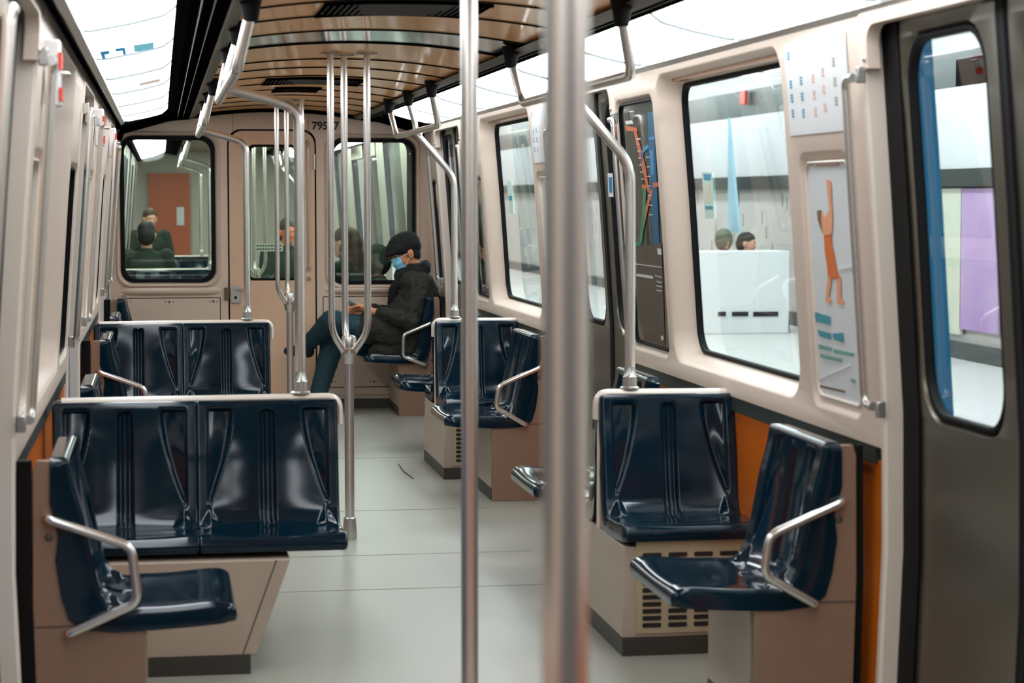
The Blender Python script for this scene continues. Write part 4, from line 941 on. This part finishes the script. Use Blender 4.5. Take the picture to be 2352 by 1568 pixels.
# ================================================================== NEXT CAR (seen through the end windows)
NY=EY+.75
b=MB(); b.box(XC-1.3,XC+1.3,NY,29.6,-.06,0); tag(b.build('floor',FLOOR),kind='structure')
b=MB(); b.box(XC-.6,XC+.6,NY,29.6,2.15,2.18); b.box(XC-1.3,XC+1.3,NY-.02,29.6,2.24,2.27); tag(b.build('ceiling',mat('next_car_ceiling',(104,100,84),.4)),kind='structure')
NB=mat('next_car_wall_laminate',(196,190,178),.45,var=.05); ngl=MATS['window_glass']
for side in (1,-1):
    s_=SN[side]; f=wmap(side)
    b=MB(); rowsz=[0,.4,.83,.93,1.95,2.03]
    segs=[(NY,17.0,1),(17.0,18.3,0),(18.3,18.9,1),(18.9,19.0,0),(19.0,20.0,2),(20.0,20.2,0),(20.2,21.4,2),(21.4,22.3,1),(22.3,23.6,0),(23.6,24.2,1),(24.2,25.8,2),(25.8,26.9,1),(26.9,28.2,0),(28.2,29.6,1)]
    for a,c,k in segs:
        if k==1: b.grid([[f(y,z,0) for z in rowsz] for y in (a,c)])
        if k==2: b.grid([[f(y,z,0) for z in (0,.4,.93)] for y in (a,c)]); b.grid([[f(y,z,0) for z in (1.9,2.03)] for y in (a,c)])
    tag(b.build('wall_%s'%s_,NB),kind='structure')
    b=MB()
    for a,c,k in segs:
        if k==0: b.grid([[f(y,z,.05) for z in rowsz] for y in (a,c)])
    tag(b.build('wall_%s'%s_,mat('next_car_door_steel',(84,100,92),.3,.6)),kind='structure')
    b=MB()
    for a,c,k in segs:
        if k==2: b.grid([[f(y,z,.06) for z in (.93,1.9)] for y in (a,c)])
    tag(b.build('window_%d'%nn('w'),ngl),kind='structure')
    for k,(a,c) in enumerate(((NY+.1,20.0),(20.05,24.0),(24.05,28.5))):
        b=MB(); b.grid([[Vector((XC+side*h,y,lightpt(side,h))) for h in (.745,.9,1.055)] for y in (a,c)]); tag(b.build('light_diffuser',DIFFN),'lit ceiling panel in the next car along its %s wall, %s'%(s_,('nearest','middle','farthest')[k]),'light panel')
    b=MB(); b.prism([(.58,2.10),(.75,2.13),(.75,2.2),(.58,2.2)],lambda u,v,d:Vector((XC+side*u,d,v)),NY,29.6); b.prism([(1.05,2.03),(1.16,2.0),(1.16,2.2),(1.05,2.2)],lambda u,v,d:Vector((XC+side*u,d,v)),NY,29.6); tag(b.build('trim_%d'%nn('t'),DARKT),kind='structure')
# next car's end frame and gangway bellows between the cars
b=MB(); wl2=grow(WNL,.02); wr2=grow(WNR,.02); dw2=grow(dw,.06)
sheet(b,rectp(XC-1.17,XC+1.17,0,2.2),[wl2,wr2,dw2],lambda u,v,d:Vector((u,NY-.02,v))); tag(b.build('wall_end',NB),kind='structure')
b=MB()
for q in ((XC-1.25,XC-1.21),(XC+1.21,XC+1.25)): b.box(q[0],q[1],EY,NY,-.1,2.3)
b.box(XC-1.25,XC+1.25,EY,NY,2.26,2.3); tag(b.build('trim_%d'%nn('t'),BLACK),kind='structure')
b=MB(); b.box(XC-1.2,XC+1.2,29.6,29.64,0,2.2); tag(b.build('wall_end',NB),kind='structure')
b=MB(); b.box(-.16,.40,29.5,29.58,.0,1.86); dr=tag(b.build('door_%d'%nn('d'),mat('rust_brown_door',(190,96,62),.45,var=.1)),kind='structure')
b=MB(); b.box(.22,.32,29.48,29.5,1.15,1.4); b.build('notice',WHITEP,dr)
for D0,row in ((20.65,'nearer row of the next car'),(25.3,'farther row of the next car')):
    partition(-1,D0,'pale topped seat partition on the left in the %s'%row,XC-1.15,.592); partition(1,D0,'pale topped seat partition on the right in the %s'%row,XC+1.15,1.508)
    for x in (.349,-.125): seat(seatA,x,D0-.026,0,'blue seat in the %s, %s side of the left pair'%(row,'aisle' if x>0 else 'wall'))
    for x in (.349,-.125): seat(seatA,x,D0+.026,PI,'blue seat in the %s, beyond its partition, %s side'%(row,'aisle' if x>0 else 'wall'))
    seat(seatA,1.72,D0-.026,0,'blue seat on the right in the %s'%row)
    handrail(-1,D0,'chrome handrail on the left in the %s'%row,.467); handrail(1,D0,'chrome handrail on the right in the %s'%row,1.62)
triple(18.8,'chrome triple pole seen through the end door window, nearer one in the next car')
triple(23.0,'chrome triple pole farther inside the next car')
passenger((-.135,20.98,-.0),PI,GREENC,HAIRK,SKINP,'dark-haired person in a black jacket seen from behind through the left end window')
passenger((-.13,26.8,.10),.25,GREENC,HAIRB,SKINP,'person in green facing this way, far off in the left end window')
passenger((1.45,16.8,0),-PI/2-.5,GREENC,HAIRB,SKINP,'brown-haired person in dark clothes seen through the right end window',long_hair=True)
passenger((1.76,17.6,-.16),-PI/2,GREENC,GREENC,SKINP,'person in dark green hood behind the right end window, beside the black cap',hood=True)
passenger((1.20,20.6,-.40),.3,GREENC,HAIRB,mat('skin_warm',(210,120,80),.5),'standing person with dark top seen through the end door window',standing=True)
# ================================================================== PLATFORM AND TUNNEL
PW=7.6
b=MB(); b.box(2.25,PW+.4,-2,60,-.3,-.02); tag(b.build('floor',mat('platform_terrazzo',(214,212,208),.3,col2=(196,194,190),scale=4)),kind='structure')
b=MB(); b.box(2.22,2.5,-2,60,-.3,-.012); tag(b.build('trim_%d'%nn('t'),mat('platform_edge_orange',(214,140,84),.5)),kind='structure')
b=MB(); b.box(PW,PW+.2,-2,60,-.1,3.6); tag(b.build('wall_platform',mat('platform_wall_tile',(206,196,190),.4,col2=(190,182,178),scale=3)),kind='structure')
b=MB(); b.box(PW-.08,PW,-2,60,1.80,2.58); tag(b.build('trim_%d'%nn('t'),mat('grey_white_fascia',(206,204,206),.35)),kind='structure')
b=MB(); b.box(PW-.10,PW,-2,60,1.63,1.80); tag(b.build('trim_%d'%nn('t'),mat('dark_green_band',(18,24,20),.4)),kind='structure')
b=MB(); b.box(PW-.06,PW,-2,60,2.58,2.92); tag(b.build('trim_%d'%nn('t'),mat('dark_band_upper',(52,56,50),.4,col2=(18,26,26),scale=1.2)),kind='structure')
b=MB(); b.box(PW-.05,PW,-2,60,-.02,.14); tag(b.build('baseboard_platform',mat('dark_base',(36,40,38),.4)),kind='structure')
b=MB(); b.box(2.6,PW+.4,-2,60,3.3,3.4); tag(b.build('ceiling',mat('platform_ceiling',(236,236,238),.6)),kind='structure')
PL=mat('lit_tube_cover',(240,244,248),.5,emis=(240,246,252),estr=26)
for i in range(11):
    b=MB(); b.box(3.3,3.6,3+i*4.6,6.6+i*4.6,3.24,3.29); b.box(6.3,6.6,3+i*4.6,6.6+i*4.6,3.24,3.29)
    o=b.build('platform_light',PL); tag(o,'long white light over the platform, %s along the row'%(['first','second','third','fourth','fifth','sixth','seventh','eighth','ninth','tenth','eleventh'][i]),'light','ceiling lights above the platform')
# tile joints on the platform wall: short dark dashes
b=MB()
for i in range(120):
    y=16+random.random()*22; z=.5+random.random()*1.05; b.box(PW-.004,PW,y,y+.05,z,z+.16)
tag(b.build('trim_%d'%nn('t'),mat('tile_dash_grey',(150,142,138),.5)),kind='structure')
def panelbox(name,x0,x1,y0,y1,z0,z1,m_,label,cat):
    b=MB(); b.box(x0,x1,y0,y1,z0,z1); o=b.build(name,m_,bevel=.01); tag(o,label,cat); return o
WH=mat('white_enamel',(236,238,240),.3,var=.02)
q=atY(1812,734,23.5); q0=atY(1560,734,23.5)
o=panelbox('platform_bench',q0.x,q.x,23.5,23.95,-.02,.92,WH,'long white bench block on the platform seen through the big window','bench')
for i,(a,c) in enumerate(((1650,1668),(1682,1719),(1731,1788))):
    pa=atY(a,716,23.48); pc=atY(c,726,23.48); bb=MB(); bb.box(pa.x,pc.x,23.485,23.5,pc.z,pa.z); bb.build('base_slot',SLOT,o)
pb=atY(1713,558,24.35); pc=atY(1662,552,25.25)
passenger((pb.x,24.35,pb.z-1.17),.9,mat('grey_green_coat',(96,98,84),.8),HAIRK,SKINP,'dark-haired person bent behind the white platform bench')
passenger((pc.x,25.25,pc.z-1.16),.2,mat('red_collar_coat',(206,70,60),.8),mat('grey_fur_hood',(110,108,92),.9),SKINP,'person in a red coat with grey hood behind the platform bench',hood=True)
pa=atX(1708,225,PW-.12); 
o=panelbox('red_platform_sign',PW-.14,PW-.10,pa.y-.12,pa.y+.12,pa.z-.09,pa.z+.09,RED,'small red sign high on the platform wall','sign')
# added pale blue triangle standing in for the blue spike in the window
pa=atX(1672,270,6.9); pc=atX(1697,535,6.9); b=MB(); yy0=atX(1672,530,6.9).y; b.add([(6.9,pa.y,pa.z),(6.9,yy0,pc.z),(6.9,pc.y,pc.z),(6.93,pa.y,pa.z),(6.93,yy0,pc.z),(6.93,pc.y,pc.z)],[(0,1,2),(5,4,3),(0,3,4,1),(1,4,5,2),(2,5,3,0)])
tag(b.build('blue_spike',mat('pale_blue_spike',(160,194,210),.6)),'narrow pale blue spike shape added on the platform behind the big window','added shape')
# posters seen through the near door window
def wallposter(pxa,pya,pxb,pyb,m_,label):
    a=atX(pxa,pya,PW-.06); c=atX(pxb,pyb,PW-.06); b=MB(); b.box(PW-.06,PW-.02,min(a.y,c.y),max(a.y,c.y),c.z,a.z); o=b.build('platform_poster',m_,bevel=.01); tag(o,label,'poster')
wallposter(2118,432,2205,770,mat('pale_green_poster',(170,180,148),.6,col2=(212,206,196),scale=3),'pale green and white platform poster seen through the near door window')
wallposter(2207,432,2290,770,mat('purple_poster',(150,96,170),.6,col2=(196,172,196),scale=1.6),'purple platform poster seen through the near door window')
wallposter(2195,135,2290,200,mat('red_brown_display',(160,84,74),.6,col2=(120,110,100),scale=4),'reddish display board high on the platform wall')
# blue body of a train door post seen through the near window is the door leaf's outer skin; tunnel wall on the left
b=MB(); b.box(-3.6,-3.4,-2,60,-1,4); tag(b.build('wall_tunnel',mat('tunnel_wall_teal',(96,124,120),.5,col2=(150,160,152),scale=1.5)),kind='structure')
b=MB(); b.box(-3.4,-.5,-2,60,-1.0,-.9); tag(b.build('floor',mat('track_bed',(60,58,54),.8)),kind='structure')
for i in range(6):
    b=MB(); b.box(-3.3,-3.2,3+i*7,7+i*7,2.6,2.7); tag(b.build('tunnel_light',mat('dim_tube',(220,235,235),.5,emis=(220,240,240),estr=5)),'tube light on the tunnel wall left of the train, %s'%(['first','second','third','fourth','fifth','sixth'][i]),'light','tube lights on the tunnel wall')
# rear bulkhead behind the camera closes the car; its dark colour keeps seat reflections dark
b=MB(); b.box(XC-1.3,XC+1.3,-.62,-.58,-.05,2.3); tag(b.build('wall_rear',mat('rear_wall_dark',(96,88,80),.6)),kind='structure')
w=bpy.data.worlds.new('world'); SC.world=w; w.use_nodes=True; w.node_tree.nodes['Background'].inputs[0].default_value=(.55,.6,.62,1); w.node_tree.nodes['Background'].inputs[1].default_value=.25
